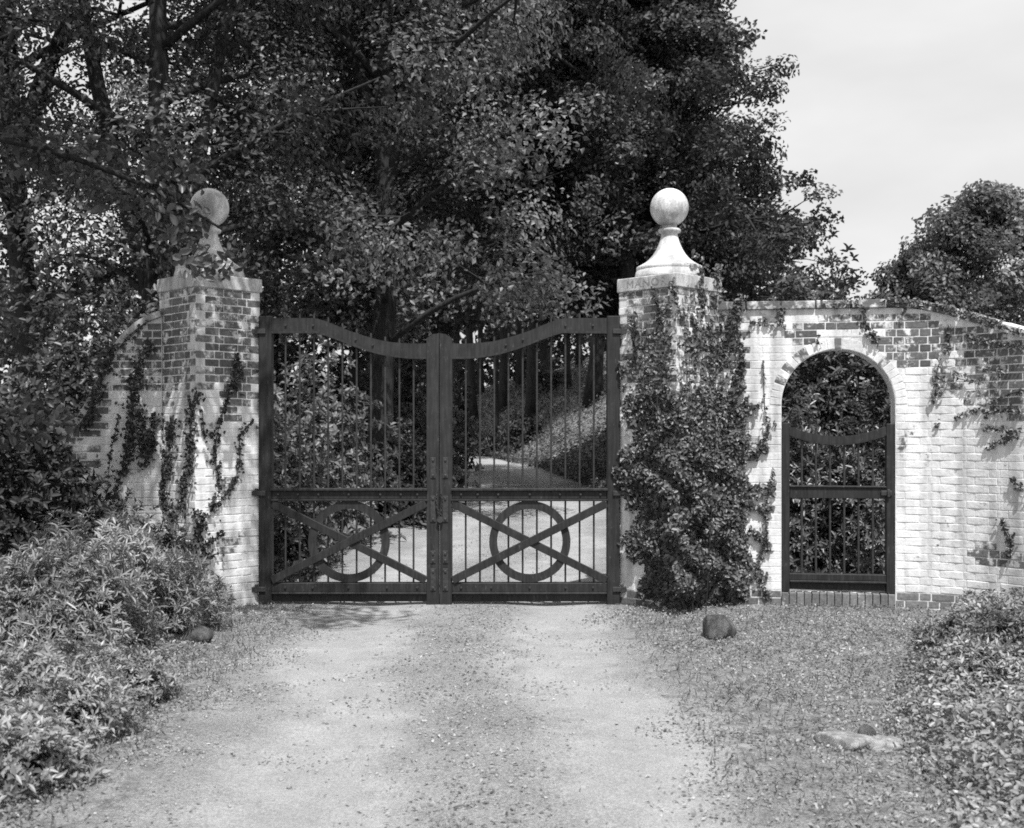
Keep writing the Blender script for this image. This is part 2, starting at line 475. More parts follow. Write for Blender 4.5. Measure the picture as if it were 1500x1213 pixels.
CH = .0741            # course height
def patch(u, z):
    v = math.sin(u * 7.1 + 2.1 * math.sin(z * 5.3)) + math.sin(z * 9.7 + 1.7 * math.sin(u * 4.4 + 1)) + .7 * math.sin(u * 15 - z * 13)
    return .5 + .5 * max(-1, min(1, v / 2.1))
def pick(p_bare, p_worn=.25, fld=None):
    r = rb.random() if fld is None else .62 * fld + .38 * rb.random()
    if r < p_bare: return 0
    if r < p_bare + (1 - p_bare) * p_worn: return 1
    return 2

# ---- gate pillars: square shafts turned 45 degrees, one corner to the drive
PXC = {'l': -2.953, 'r': 1.537}
S = .70; HD = S / math.sqrt(2); SHAFT = 41 * CH
def pillar(side, label, bare_fn, hid_fn):
    xc = PXC[side]; t = thing('gate_pillar', label, 'pillar', (xc, GY, 0), 0, 'brick gate pillars')
    mb = MB(); R = np.array(Matrix.Rotation(math.radians(45), 3, 'Z'))
    mb.box((xc, GY, (SHAFT - .3) / 2), (S - .0066, S - .0066, SHAFT + .3), .003, R)
    mb.build('mortar', M_MORTAR, t, offset=t.location)
    bs = Bricks(t); d = .1
    cor = [np.array(c) for c in ((-HD, 0), (0, -HD), (HD, 0), (0, HD))]      # left, front, right, back
    for k in range(41):
        z = (k + .5) * CH
        for f in range(4):
            a, b = cor[f], cor[(f + 1) % 4]; dr = (b - a) / S; nin = np.array([-dr[1], dr[0]])
            seq = [.2, .1, .2, .1]
            u0 = 0.0
            if k % 2: seq = [.15, .2, .1, .15]; u0 = d
            for ln in seq:
                uc = u0 + ln / 2; u0 += ln
                pos = a + dr * uc + nin * (.05 - .0005 + rb.normal() * .0012)
                cdist = (S - uc) if f == 0 else uc            # distance from the front corner
                pb = bare_fn(f, cdist, z); pw = .6 if .05 < pb < .95 else .15
                pri = (2 + pb * .5 + rb.random() * .3) if f < 2 else -1
                if f < 2 and hid_fn(xc + pos[0], GY + pos[1], z): pri = -.5
                bs.add((xc + pos[0], GY + pos[1], z), math.atan2(dr[1], dr[0]), ln - .0065 - rb.random() * .004, pick(pb, pw, patch(cdist + f * 3, z)), pri, h=.0615 + rb.random() * .004)
    bs.build(290)
    # stone cap, finial and ball
    mb = MB()
    mb.box((xc, GY, SHAFT + .066), (.73, .73, .132), .008, R)
    cap = mb.build('stone_cap', M_CAP, t, offset=t.location)
    z0 = SHAFT + .132
    mb = MB()
    prof = [(.0, 0), (.335, 0), (.338, .02), (.325, .075), (.318, .082), (.322, .088), (.322, .112), (.315, .12), (.29, .132), (.245, .158), (.20, .195),
            (.16, .24), (.13, .29), (.108, .34), (.09, .39), (.079, .43), (.078, .445), (.085, .452), (.105, .458), (.112, .47), (.11, .485), (.1, .492), (.075, .5), (.07, .525), (0, .525)]
    mb.lathe(prof, (xc, GY, z0), 40)
    fin = mb.build('finial', M_STONE, t, True, offset=t.location)
    mb = MB(); rball = .187
    mb.lathe([(rball * math.sin(a), -rball * math.cos(a)) for a in np.linspace(0, math.pi, 25)], (xc, GY, z0 + .52 + rball * .97), 40)
    mb.build('ball', M_STONE, fin, True, offset=t.location)
    return t, cap
def bare_l(f, c, z):
    top = 1 - smooth(1.95, 2.2, 3.1 - z + .9) if False else smooth(1.85, 2.25, z)
    v = .93 * float(top)
    if c < .13: v *= .28
    if z > 2.9: v *= .5 if f == 0 else .9
    if .3 < c < .5 and 1.75 < z < 2.0: v = max(v, .6)
    return v if z > 1.75 else .02
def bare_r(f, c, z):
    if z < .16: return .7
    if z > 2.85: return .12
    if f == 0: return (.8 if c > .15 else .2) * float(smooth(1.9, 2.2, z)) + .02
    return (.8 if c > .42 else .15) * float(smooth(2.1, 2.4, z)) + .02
pl, capl = pillar('l', 'brick pillar left of the drive with thin vine strands and worn whitewash', bare_l,
                  lambda x, y, z: z < .75)
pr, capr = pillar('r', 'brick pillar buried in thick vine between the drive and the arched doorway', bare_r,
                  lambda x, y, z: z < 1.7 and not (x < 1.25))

# carved word on the cap face that looks back to the left
cu = bpy.data.curves.new('inscription', 'FONT'); cu.body = 'MANOR'; cu.size = .125; cu.extrude = .0008; cu.space_character = 1.12
cu.align_x = 'CENTER'; cu.align_y = 'CENTER'
tmp = bpy.data.objects.new('inscription_curve', cu); COL.objects.link(tmp)
dg = bpy.context.evaluated_depsgraph_get(); me = bpy.data.meshes.new_from_object(tmp.evaluated_get(dg)); me.name = 'inscription'
bpy.data.objects.remove(tmp); me.materials.clear(); me.materials.append(M_INCISED)
ins = link('inscription', me, capr)
ins.rotation_euler = (math.radians(90), 0, math.radians(-45)); ins.scale = (1.0, .82, 1)
nl = Vector((-math.sqrt(.5), -math.sqrt(.5), 0))
ins.location = nl * (.365 + .0012) + Vector((0, 0, SHAFT + .066))

# ---- wing walls
class Path:
    def __init__(self, p0, ang):          # ang(s) -> heading (radians)
        ss = np.arange(0, 7.001, .01); a = np.array([ang(s) for s in ss]); self.s = ss; self.a = a
        self.x = p0[0] + np.concatenate([[0], np.cumsum(np.cos(a[:-1]) * .01)]); self.y = p0[1] + np.concatenate([[0], np.cumsum(np.sin(a[:-1]) * .01)])
    def at(self, s):
        return np.array([np.interp(s, self.s, self.x), np.interp(s, self.s, self.y)]), float(np.interp(s, self.s, self.a))
WA = math.radians(-8)
RP = Path((1.93, 11.02), lambda s: WA - math.radians(42) * float(smooth(1.7, 2.7, s)))
OP0, OP1, SPR, SILL = .69, 1.755, 1.945, .128
OR = (OP1 - OP0) / 2; OC = (OP0 + OP1) / 2
def rtop(s): return 2.87 - .0 * s - .42 * float(smooth(1.75, 3.4, s)) - .35 * max(0, s - 3.0)
def arch(s): 
    return SPR + math.sqrt(max(0, OR ** 2 - (s - OC) ** 2)) if OP0 <= s <= OP1 else 0.0
TH = .25
tw = thing('garden_wall', 'whitewashed brick wall with arched doorway right of the drive', 'wall', (1.93, 11.02, 0), 0, 'wing walls beside the gate')
ss = sorted(set(np.round(np.concatenate([np.arange(0, 5.01, .08), OC - OR * np.cos(np.linspace(0, math.pi, 33))]), 5)))
def wall_core(path, ss, top, opening, parent, nsign, name='mortar'):
    """nsign=+1: the visible face is on the right of the heading (towards the camera for +X headings)"""
    mb = MB()
    def pt(s, dpt, z):
        p, a = path.at(s); n = np.array([math.sin(a), -math.cos(a)]) * nsign      # towards the camera
        q = p - n * dpt; return (q[0], q[1], z)
    for a, b in zip(ss[:-1], ss[1:]):
        m = (a + b) / 2; op = opening and OP0 < m < OP1
        za, zb = (arch(a), arch(b)) if op else (-.3, -.3)
        if op: za = max(za, SPR); zb = max(zb, SPR)
        f0, f1 = .0032, TH - .0055
        V = [pt(a, f0, za), pt(b, f0, zb), pt(b, f0, top(b)), pt(a, f0, top(a)), pt(a, f1, za), pt(b, f1, zb), pt(b, f1, top(b)), pt(a, f1, top(a))]
        Fs = [[0, 1, 2, 3], [5, 4, 7, 6], [3, 2, 6, 7], [1, 0, 4, 5]]
        if nsign < 0: Fs = [f[::-1] for f in Fs]
        mb.add(V, Fs)
    if opening:
        for s in (OP0, OP1):
            V = [pt(s, .0032, -.3), pt(s, TH - .0055, -.3), pt(s, TH - .0055, SPR), pt(s, .0032, SPR)]
            mb.add(V, [[0, 1, 2, 3]])
        V = [pt(OP0, .02, -.3), pt(OP1, .02, -.3), pt(OP1, .02, SILL - .02), pt(OP0, .02, SILL - .02), pt(OP0, TH, -.3), pt(OP1, TH, -.3), pt(OP1, TH, SILL - .02), pt(OP0, TH, SILL - .02)]
        mb.add(V, [[0, 1, 2, 3], [3, 2, 6, 7], [5, 4, 7, 6]])
    for s in (ss[0], ss[-1]):
        mb.add([pt(s, .006, -.3), pt(s, TH - .006, -.3), pt(s, TH - .006, top(s)), pt(s, .006, top(s))], [[0, 1, 2, 3]])
    return mb.build(name, M_MORTAR, parent, offset=parent.location)
wall_core(RP, ss, rtop, True, tw, 1)
def px_of(p, z):
    return 750 + p[0] * F / p[1], 635 + (EYE - z) * F / p[1]
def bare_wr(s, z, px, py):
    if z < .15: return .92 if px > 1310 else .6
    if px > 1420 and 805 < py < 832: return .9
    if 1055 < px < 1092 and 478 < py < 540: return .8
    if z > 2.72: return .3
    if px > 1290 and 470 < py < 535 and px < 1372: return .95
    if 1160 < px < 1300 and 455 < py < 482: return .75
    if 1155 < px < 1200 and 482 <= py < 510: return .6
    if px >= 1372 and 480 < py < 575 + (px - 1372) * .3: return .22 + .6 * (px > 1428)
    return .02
bs = Bricks(tw); zc = 0; k = 0
ROUT = OR + .112
while k * CH < 2.9:
    z = (k + .5) * CH; u0 = -.05 - (.075 if k % 2 else 0); i = 0
    while u0 < 3.9:
        ln = .209 if (i % 2 == 0) else .106
        a, b = max(u0, 0.0), u0 + ln; u0 += ln; i += 1
        if b < .03: continue
        # the opening and its ring of voussoirs cut the course
        if z < SPR: o0, o1 = OP0, OP1
        elif z < SPR + ROUT: h_ = math.sqrt(ROUT ** 2 - (z - SPR) ** 2); o0, o1 = OC - h_, OC + h_
        else: o0 = o1 = -9
        pieces = [(a, b)]
        if o1 > o0: pieces = [q for q in ((a, min(b, o0)), (max(a, o1), b)) if q[1] - q[0] > .03]
        for (a2, b2) in pieces:
            m = (a2 + b2) / 2
            if z + CH * .5 > rtop(m) + .004: continue
            p = (RP.at(a2)[0] + RP.at(b2)[0]) / 2; an = RP.at(m)[1]; n = np.array([math.sin(an), -math.cos(an)])
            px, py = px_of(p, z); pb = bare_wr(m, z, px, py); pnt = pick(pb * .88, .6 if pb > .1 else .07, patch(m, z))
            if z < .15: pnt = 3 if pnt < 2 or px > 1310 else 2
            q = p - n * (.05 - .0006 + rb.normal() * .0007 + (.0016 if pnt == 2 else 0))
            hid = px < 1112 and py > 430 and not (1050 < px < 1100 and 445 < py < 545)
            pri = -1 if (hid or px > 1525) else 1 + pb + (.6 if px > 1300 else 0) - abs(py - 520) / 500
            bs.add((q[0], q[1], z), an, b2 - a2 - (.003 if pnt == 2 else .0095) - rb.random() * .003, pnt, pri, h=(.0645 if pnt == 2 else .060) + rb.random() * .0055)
    k += 1
# coping: a projecting course of brick along the top
s0 = .02
while s0 < 3.9:
    ln = .33; m = s0 + ln / 2; p, an = RP.at(m); n = np.array([math.sin(an), -math.cos(an)])
    zt = rtop(m); q = p - n * .115
    sl2 = math.atan2(rtop(s0) - rtop(s0 + ln), ln)
    bs.add((q[0], q[1], zt + .04), an, ln - .012, pick(.25, .75), 3.5 if px_of(p, zt)[0] < 1520 else -1, h=.075 + rb.random() * .006, name='coping_brick', tilt=sl2, depth=2.9)
    s0 += ln
# voussoirs and sill
nv = 27
for j in range(nv):
    th = math.pi * (j + .5) / nv; m = OC - math.cos(th) * (OR + .056); z = SPR + math.sin(th) * (OR + .056)
    p, an = RP.at(m); n = np.array([math.sin(an), -math.cos(an)]); q = p - n * (.048)
    bs.add((q[0], q[1], z), an, .105, 0 if j in (5, 13) else (1 if j in (3, 7, 8, 20) else 2), 4, h=math.pi * OR / nv + .001, name='voussoir', tilt=-th - math.pi if False else (th - math.pi) * 1.0)
nsb = 15
for j in range(nsb):
    m = OP0 + (j + .5) * (OP1 - OP0) / nsb; p, an = RP.at(m); n = np.array([math.sin(an), -math.cos(an)]); q = p - n * .03
    bs.add((q[0], q[1], SILL / 2), an, (OP1 - OP0) / nsb - .008, 3, 4, h=SILL, name='sill_brick', depth=1.1)
bs.build(296)

LP = Path((-3.40, 10.94), lambda s: math.pi)
LT = np.array([[0, 2.80], [.1, 2.765], [.2, 2.71], [.33, 2.60], [.43, 2.47], [.53, 2.27], [.63, 2.03], [.77, 1.78], [1.0, 1.58], [1.4, 1.47], [3.5, 1.42]])
ltop = lambda s: float(np.interp(s, LT[:, 0], LT[:, 1]))
tl_ = thing('garden_wall', 'low brick wall left of the drive, its curved top sinking into shrubs', 'wall', (-3.40, 10.94, 0), 0, 'wing walls beside the gate')
ssl = list(np.concatenate([np.arange(0, 1.1, .04), np.arange(1.1, 3.3, .2)]))
wall_core(LP, ssl, ltop, False, tl_, -1)
bs = Bricks(tl_); k = 0
while k * CH < 2.85:
    z = (k + .5) * CH; u0 = -.04 - (.075 if k % 2 else 0); i = 0
    while u0 < 3.0:
        ln = .209 if (i % 2 == 0) else .106
        a, b = max(u0, 0.0), u0 + ln; u0 += ln; i += 1
        if b < .03: continue
        m = (a + b) / 2
        while b - a > .06 and z + CH * .5 > min(ltop(a), ltop(b)) + .01: b -= .02
        if z + CH * .5 > min(ltop(a), ltop(b)) + .01: continue
        m = (a + b) / 2
        q, an = LP.at(m); px, py = px_of(q, z)
        pb = .9 if (py < 545 or px < 150 - (py - 600) * .2) else (.4 if py < 575 else .03)
        pri = -1 if (py > 770 or px < 60) else 1 + pb - abs(py - 560) / 600
        bs.add((q[0], q[1] + .05 + rb.normal() * .0012, z), an, b - a - .009 - rb.random() * .004, pick(pb * .92, .6 if pb > .1 else .1, patch(m + 9, z)), pri, h=.0595 + rb.random() * .006)
    k += 1
bs.build(290)
mb = MB(); su = np.concatenate([np.linspace(0, 1.2, 40), np.linspace(1.3, 3.2, 8)])
zt = np.array([ltop(s) for s in su]); gr = np.gradient(zt, su); nx_, nz_ = gr / np.sqrt(1 + gr ** 2), 1 / np.sqrt(1 + gr ** 2)
xs = -3.40 - su; V = []; Fs = []
for x, z, a, c in zip(xs, zt, nx_, nz_):
    ox, oz = a * .06, c * .06
    V += [(x, 10.91, z + .003), (x + ox, 10.91, z + oz), (x + ox, 11.33, z + oz), (x, 11.33, z + .003)]
for i in range(len(su) - 1):
    for q in range(4): Fs.append([i * 4 + q, i * 4 + (q + 1) % 4, (i + 1) * 4 + (q + 1) % 4, (i + 1) * 4 + q])
Fs.append([0, 1, 2, 3]); mb.add(V, Fs); mb.build('coping', M_CAP, tl_, offset=tl_.location)

# ------------------------------------------------------------------ double drive gate
gx = lambda px: (px - 750.0) / 150.0
gz = lambda py: (885.0 - py) / 150.0
RAILP = np.array([[893, 466.5, 487], [840, 466.5, 486.7], [822, 467.5, 487], [797, 476, 495], [774, 485.5, 504], [748, 494, 513], [721, 500.6, 519.6], [690, 503.5, 523.5], [660, 503.5, 524]])[::-1]
def catmull(P_, n=8):
    P_ = np.asarray(P_, float); Q = np.vstack([2 * P_[0] - P_[1], P_, 2 * P_[-1] - P_[-2]]); out = []
    for i in range(1, len(Q) - 2):
        for t in np.linspace(0, 1, n, endpoint=False):
            a, b, c, d = Q[i - 1:i + 3]
            out.append(.5 * (2 * b + (c - a) * t + (2 * a - 5 * b + 4 * c - d) * t * t + (3 * b - a - 3 * c + d) * t ** 3))
    out.append(P_[-1]); return np.array(out)
RC = catmull(RAILP)
MIRC = 644.0
def drive_gate(flip, label):
    fx = (lambda px: gx(2 * MIRC - px)) if flip else gx
    hinge = fx(906); t = thing('wooden_gate', label, 'gate', (hinge, GY, 0), 0, 'pair of drive gates')
    L = t.location
    def part(name, fn, mat=M_WOOD, parent=t, shade=False):
        mb = MB(); fn(mb); return mb.build(name, mat, parent, shade, offset=L)
    sp = lambda mb, a, b, y0, y1, p0, p1, bv=.004: mb.span(min(fx(a), fx(b)), max(fx(a), fx(b)), GY + y0, GY + y1, gz(p1), gz(p0), bv)
    part('hinge_stile', lambda mb: sp(mb, 888.5, 907.5, -.055, .055, 463.5, 886, .006))
    def meet(mb):
        x0, x1, x2 = fx(644.6), fx(653), fx(662.5); V = []
        pts = [(x0, gz(887)), (x2, gz(887)), (x2, gz(496)), (x1, gz(490)), (x0, gz(489))]
        for y in (GY - .055, GY + .055): V += [(x, y, z) for x, z in pts]
        f = [[0, 1, 2, 3, 4], [9, 8, 7, 6, 5]] + [[i, i + 5, (i + 1) % 5 + 5, (i + 1) % 5] for i in range(5)]
        if flip: f = [q[::-1] for q in f]
        mb.add(V, f)
    part('meeting_stile', meet)
    def rail(mb):
        m = (RC[:, 0] > 662.5) & (RC[:, 0] < 888.5); R = RC[m]
        R = np.vstack([[662.6, R[0, 1], R[0, 2]], R, [888.4, R[-1, 1], R[-1, 2]]])
        xs = np.array([fx(a) for a in R[:, 0]]); o = np.argsort(xs)
        mb.strip(xs[o], gz(R[o, 1]), gz(R[o, 2]), GY - .045, GY + .045)
        mb.strip(xs[o], gz(R[o, 2] - 1.0), gz(R[o, 2] + 2.2), GY - .06, GY - .0455)
    part('top_rail', rail)
    def mid(mb):
        sp(mb, 662.7, 888.3, -.045, .045, 718.5, 730.5); sp(mb, 661, 890, -.075, .05, 715, 718.4, .003); sp(mb, 661, 890, -.07, .05, 730.6, 733.6, .003)
    part('middle_rail', mid)
    part('bottom_rail', lambda mb: (sp(mb, 662.7, 888.3, -.06, .045, 853, 866.5), sp(mb, 662.7, 888.3, -.07, .045, 866.6, 869)))
    part('kick_board', lambda mb: sp(mb, 662.7, 888.3, -.03, .03, 869.2, 880.5))
    for i in range(10):
        x = 682.2 + i * 20.85; ztop = np.interp(x, RC[:, 0], RC[:, 1]) - 7
        part('iron_bar', lambda mb: mb.tube([(fx(x), GY + .002, gz(866)), (fx(x), GY + .002, gz(ztop))], .0095, 8), M_IRON, shade=False)
    part('ring', lambda mb: mb.ring((fx(776), gz(792.8)), 47.8 / 150, 59.3 / 150, GY - .052, GY - .013))
    def brace(a, b, y0, y1):
        def fn(mb):
            xa, za, xb, zb = fx(a[0]), gz(a[1]), fx(b[0]), gz(b[1]); ln = math.hypot(xb - xa, zb - za); an = math.atan2(zb - za, xb - xa)
            R = np.array(Matrix.Rotation(-an, 3, 'Y')); mb.box(((xa + xb) / 2, GY + (y0 + y1) / 2, (za + zb) / 2), (ln, y1 - y0, .075), .004, R)
        return fn
    up, dn = ((663.5, 849), (888, 737)), ((663.5, 737), (888, 849))
    if flip: up, dn = dn, up
    part('brace', brace(up[0], up[1], -.078, -.04)); part('brace', brace(dn[0], dn[1], -.062, -.02))
    bolt = MB(); bolt.tube([(0, -.014, 0), (0, .0, 0)], .011, 7); bm = None
    for py, yy, xs in ((723.5, -.045, (676, 700, 730, 776, 820, 850, 879)), (859, -.06, (676, 720, 776, 828, 868)), (477, -.045, (828, 868)), (497, -.045, (741,)), (493, -.045, (766,))):
        for x in xs:
            if bm is None:
                o = bolt.build('bolt', M_IRON, t); bm = o.data
            else: o = link('bolt', bm, t)
            if py in (497, 493): py = np.interp(x, RC[:, 0], (RC[:, 1] + RC[:, 2]) / 2)
            o.location = (fx(x) - L.x, yy - .001, gz(py))
    for py in (486, 722, 862):
        part('hinge', lambda mb: (sp(mb, 897, 917, -.072, -.056, py - 3.4, py + 3.4, .002), sp(mb, 908.5, 912.5, -.075, -.03, py - 7, py + 5, .004)), M_IRON)
    for py, h in ((685, 15), (745, 19), (815, 9), (848, 16)):
        part('latch_plate', lambda mb: (sp(mb, 649, 657, -.063, -.0555, py - h, py + h, .002), mb.box((fx(653), GY - .067, gz(py - h + 4)), (.024, .012, .024), .004), mb.box((fx(653), GY - .067, gz(py + h - 4)), (.024, .012, .024), .004)), M_IRON)
    return t
drive_gate(False, 'right half of the dark wooden drive gate, beside the vine covered pillar')
drive_gate(True, 'left half of the dark wooden drive gate, beside the bare brick pillar')

# chain and padlock where the halves meet
tc = thing('chain', 'short iron chain looped round the meeting posts of the drive gate', 'chain', (gx(644), GY - .09, gz(760)))
cp = [(gx(642), gz(716)), (gx(640), gz(728)), (gx(641), gz(742)), (gx(645), gz(752)), (gx(648), gz(742)), (gx(648.5), gz(728)), (gx(646.5), gz(716))]
cc = catmull(np.array([(a, b, 0) for a, b in cp]), 3)
for i in range(len(cc) - 1):
    a, b = cc[i], cc[i + 1]; mb = MB(); ang = np.linspace(0, 2 * np.pi, 11)
    m = (a + b) / 2; d = (b - a)[:2]; ln = np.hypot(*d); d = d / ln; pp = np.array([-d[1], d[0]])
    w1, w2 = ((.009, 0) if i % 2 else (.0, .009))
    pts = [(m[0] + d[0] * math.cos(q) * ln * .68 + pp[0] * math.sin(q) * w1, GY - .085 + math.sin(q) * w2, m[1] + d[1] * math.cos(q) * ln * .68 + pp[1] * math.sin(q) * w1) for q in ang]
    mb.tube(pts, .0034, 5, False); mb.build('chain_link', M_IRON, tc, offset=tc.location)
tp = thing('padlock', 'small round padlock hanging on the chain of the drive gate', 'padlock', (gx(645.5), GY - .085, gz(760)))
mb = MB(); mb.tube([(gx(645.5), GY - .098, gz(760)), (gx(645.5), GY - .074, gz(760))], .03, 16); mb.build('lock_body', M_IRON, tp, offset=tp.location)
mb = MB(); mb.tube([(gx(645.5) + .017 * math.cos(q), GY - .086, gz(756.5) + .03 * math.sin(q)) for q in np.linspace(0, math.pi, 10)], .0045, 6); mb.build('shackle', M_IRON, tp, offset=tp.location)

# ------------------------------------------------------------------ garden gate in the arch (local x along the wall, y into it)
p0, _ = RP.at(OC)
nv2 = np.array([math.sin(WA), -math.cos(WA)])
tg = thing('garden_gate', 'narrow dark wooden gate with dipped top rail closing the arched doorway', 'gate', (*(p0 - nv2 * .06), SILL), WA)
GW = OR - .004; pxz = lambda py: (868 - py) / 152.5
def gp(name, fn, mat=M_WOOD):
    mb = MB(); fn(mb); return mb.build(name, mat, tg)
HT = pxz(619)
def side_post(sg):
    return lambda mb: mb.span(min(sg * GW, sg * (GW - .076)), max(sg * GW, sg * (GW - .076)), -.045, .045, .003, HT if sg > 0 else HT + .01, .005)
gp('stile', side_post(-1)); gp('stile', side_post(1))
xi = GW - .077
def dip(mb):
    xs = np.linspace(-xi, xi, 26); q = xs / xi; zt = pxz(637.5) + .095 * q ** 2; mb.strip(xs, zt, zt - .072, -.04, .04)
    mb.strip(xs, zt - .0725, zt - .085, -.048, .03)
gp('top_rail', dip)
gp('middle_rail', lambda mb: (mb.span(-xi, xi, -.04, .04, pxz(729), pxz(713)), mb.span(-xi, xi, -.055, .04, pxz(712.8), pxz(710.5), .003)))
gp('bottom_rail', lambda mb: (mb.span(-xi, xi, -.04, .04, pxz(850), pxz(840.5)), mb.span(-xi, xi, -.06, .04, pxz(853), pxz(850.2), .003)))
gp('kick_board', lambda mb: mb.span(-xi, xi, -.02, .025, pxz(864), pxz(853.3)))
for i in range(6):
    x = -xi + (i + .88) * 2 * xi / 6.76
    zt = pxz(637.5) + .095 * (x / xi) ** 2 + .03
    gp('iron_bar', lambda mb: mb.tube([(x, .004, pxz(846)), (x, .004, zt)], .0105, 8), M_IRON)
gp('latch', lambda mb: (mb.span(xi - .05, xi + .05, -.06, -.046, pxz(724), pxz(717), .003), mb.span(xi + .005, xi + .03, -.075, -.0605, pxz(726), pxz(715), .003)), M_IRON)

# ------------------------------------------------------------------ plants: vines on the masonry
def face_depth_pillar(xc, px):
    D = GY - .3
    for _ in range(12): X = (px - 750) * D / F; D = GY - np.clip(HD - np.abs(X - xc), -.02, None)
    return D
def face_depth_wall_r(px):
    sv = np.linspace(0, 4, 160); P2 = np.array([RP.at(s)[0] for s in sv]); pp = 750 + P2[:, 0] * F / P2[:, 1]
    return np.interp(px, pp, P2[:, 1])
def strands(rng, segs, depth_fn, dens=1.0, lift=(.01, .06), step=1.6):
    """segs: [(polyline of photo pixels, half width px, density)] on the face given by depth_fn -> leaf centres, stems"""
    C, stems = [], []
    for pts, hw, dn in segs:
        c = catmull(np.array([(a, b, 0) for a, b in pts]), 6) if len(pts) > 1 else np.array([(*pts[0], 0)] * 2, float)
        ln = np.concatenate([[0], np.cumsum(np.hypot(*np.diff(c[:, :2], axis=0).T))]); n = max(6, int(ln[-1] * hw * .17 * dn * dens))
        tt = rng.random(n) * max(ln[-1], 1e-3)
        wv = hw * (.55 + .45 * np.sin(tt * .23 + rng.random() * 6) * np.sin(tt * .071 + 1)) + 1.5
        px = np.interp(tt, ln, c[:, 0]) + rng.normal(size=n) * wv * .6; py = np.interp(tt, ln, c[:, 1]) + rng.normal(size=n) * 3
        D = depth_fn(px) - (lift[0] + rng.random(n) * (lift[1] - lift[0]) * np.clip(hw / 12, .5, 2))
        C.append(np.stack([(px - 750) * D / F, D, EYE - (py - 635) * D / F], 1))
        Dc = depth_fn(c[:, 0]) - .008
        if len(pts) > 1: stems.append(np.stack([(c[:, 0] - 750) * Dc / F, Dc, EYE - (c[:, 1] - 635) * Dc / F], 1))
    return np.concatenate(C), stems
def vine(name, label, loc, C, stems, rng, size=(.04, .06), group='vines on the walls', mat=None, facing=(0, -1, .4), full=True, aspect=.62):
    t = thing(name, label, 'vine', loc, 0, group); L = np.array(t.location)
    n = len(C); N = np.array(facing) + rng.normal(size=(n, 3)) * .55
    ls = rng.uniform(size[0], size[1], n)
    D = rng.normal(size=(n, 3)) * .8 + np.array([0, 0, -.4])
    link('foliage', leaf_mesh('foliage', C - L, N, ls, ls * aspect, mat or M_LEAF_VINE, rng, D=D, full=full), t)
    if stems:
        for s in stems:
            mb = MB(); mb.tube(s - L, np.linspace(.005, .002, len(s)), 5); mb.build('stem', M_BARK, t)
    return t

r1 = np.random.default_rng(21)
# the thick vine on the right pillar: a bulging mass built on the pillar's own faces
OUT = np.array([(978, 420), (1010, 415), (1062, 432), (1080, 442), (1072, 478), (1088, 515), (1078, 560), (1092, 608), (1104, 612), (1112, 640), (1106, 690), (1114, 716), (1106, 760), (1108, 800),
                (1112, 850), (1110, 880), (1085, 897), (1040, 906), (990, 905), (955, 892), (940, 860), (930, 822), (922, 800), (910, 782), (928, 768), (922, 735), (908, 705), (902, 682), (920, 664), (925, 628),
                (912, 590), (908, 555), (916, 515), (940, 478), (960, 450)], float)
def in_poly(x, y, P_):
    ins_ = np.zeros(len(x), bool); j = len(P_) - 1
    for i in range(len(P_)):
        xi_, yi_ = P_[i]; xj, yj = P_[j]
        c = ((yi_ > y) != (yj > y)) & (x < (xj - xi_) * (y - yi_) / (yj - yi_ + 1e-9) + xi_); ins_ ^= c; j = i
    return ins_
def edge_dist(x, y, P_):
    d = np.full(len(x), 1e9)
    for i in range(len(P_)):
        a, b = P_[i - 1], P_[i]; ab = b - a; t = np.clip(((x - a[0]) * ab[0] + (y - a[1]) * ab[1]) / (ab @ ab), 0, 1)
        d = np.minimum(d, np.hypot(x - a[0] - t * ab[0], y - a[1] - t * ab[1]))
    return d
x = r1.uniform(890, 1140, 90000); y = r1.uniform(405, 910, 90000)
k_ = in_poly(x, y, OUT); x, y = x[k_], y[k_]; ed = edge_dist(x, y, OUT)
# the light gap up the corner, and sparser growth high up
gap = np.exp(-((x - (990 - (y - 560) * .05)) / 9) ** 2) * (1 - smooth(530, 640, y))
dens = np.where(y < 480, .16, np.where(y < 580, .36, 1.0)) * (1 - .93 * gap)
pt_n = (np.sin(x * .09 + 1.3 * np.sin(y * .05)) * np.sin(y * .075 + .8 * np.sin(x * .06)) + 1) / 2
keep = r1.random(len(x)) < dens * (.3 + .7 * pt_n) * np.clip(.12 + ed / 26, 0, 1) * .5
x, y, ed, pt_n = x[keep], y[keep], ed[keep], pt_n[keep]
base = np.minimum(face_depth_pillar(PXC['r'], x), np.where(x > 1056, 11.0, 99))
bul = (.05 + .42 * smooth(470, 860, y)) * smooth(0, 60, ed) * (.3 + .7 * pt_n) + .015
D = base - bul * (r1.random(len(x)) ** .6)
C = np.stack([(x - 750) * D / F, D, EYE - (y - 635) * D / F], 1); C = C[C[:, 2] > .015]
seg_r = [([(1030, 460), (1028, 425), (1026, 395)], 5, 1.2), ([(1046, 450), (1050, 420), (1053, 388)], 6, 1.2), ([(1000, 470), (990, 440), (984, 410)], 3, .6), ([(968, 470), (962, 445), (955, 425)], 5, .8), ([(1062, 432), (1030, 385), (1010, 365)], 3, .5),
         ([(930, 520), (928, 490), (925, 462)], 5, .5)]
spr = []
for i in range(46):
    j = r1.integers(len(OUT)); f_ = r1.random(); q = OUT[j - 1] * (1 - f_) + OUT[j] * f_; o_ = q - np.array([1008, 690]); o_ = o_ / np.hypot(*o_)
    if q[1] > 880 or q[1] < 470: continue
    ln = r1.uniform(8, 24) * (1.25 if o_[0] > -.2 else .3); spr.append(([tuple(q - o_ * 12), tuple(q + o_ * ln * .5 + (0, -3)), tuple(q + o_ * ln + (0, r1.uniform(-16, 6)))], r1.uniform(3, 6), 1.5))
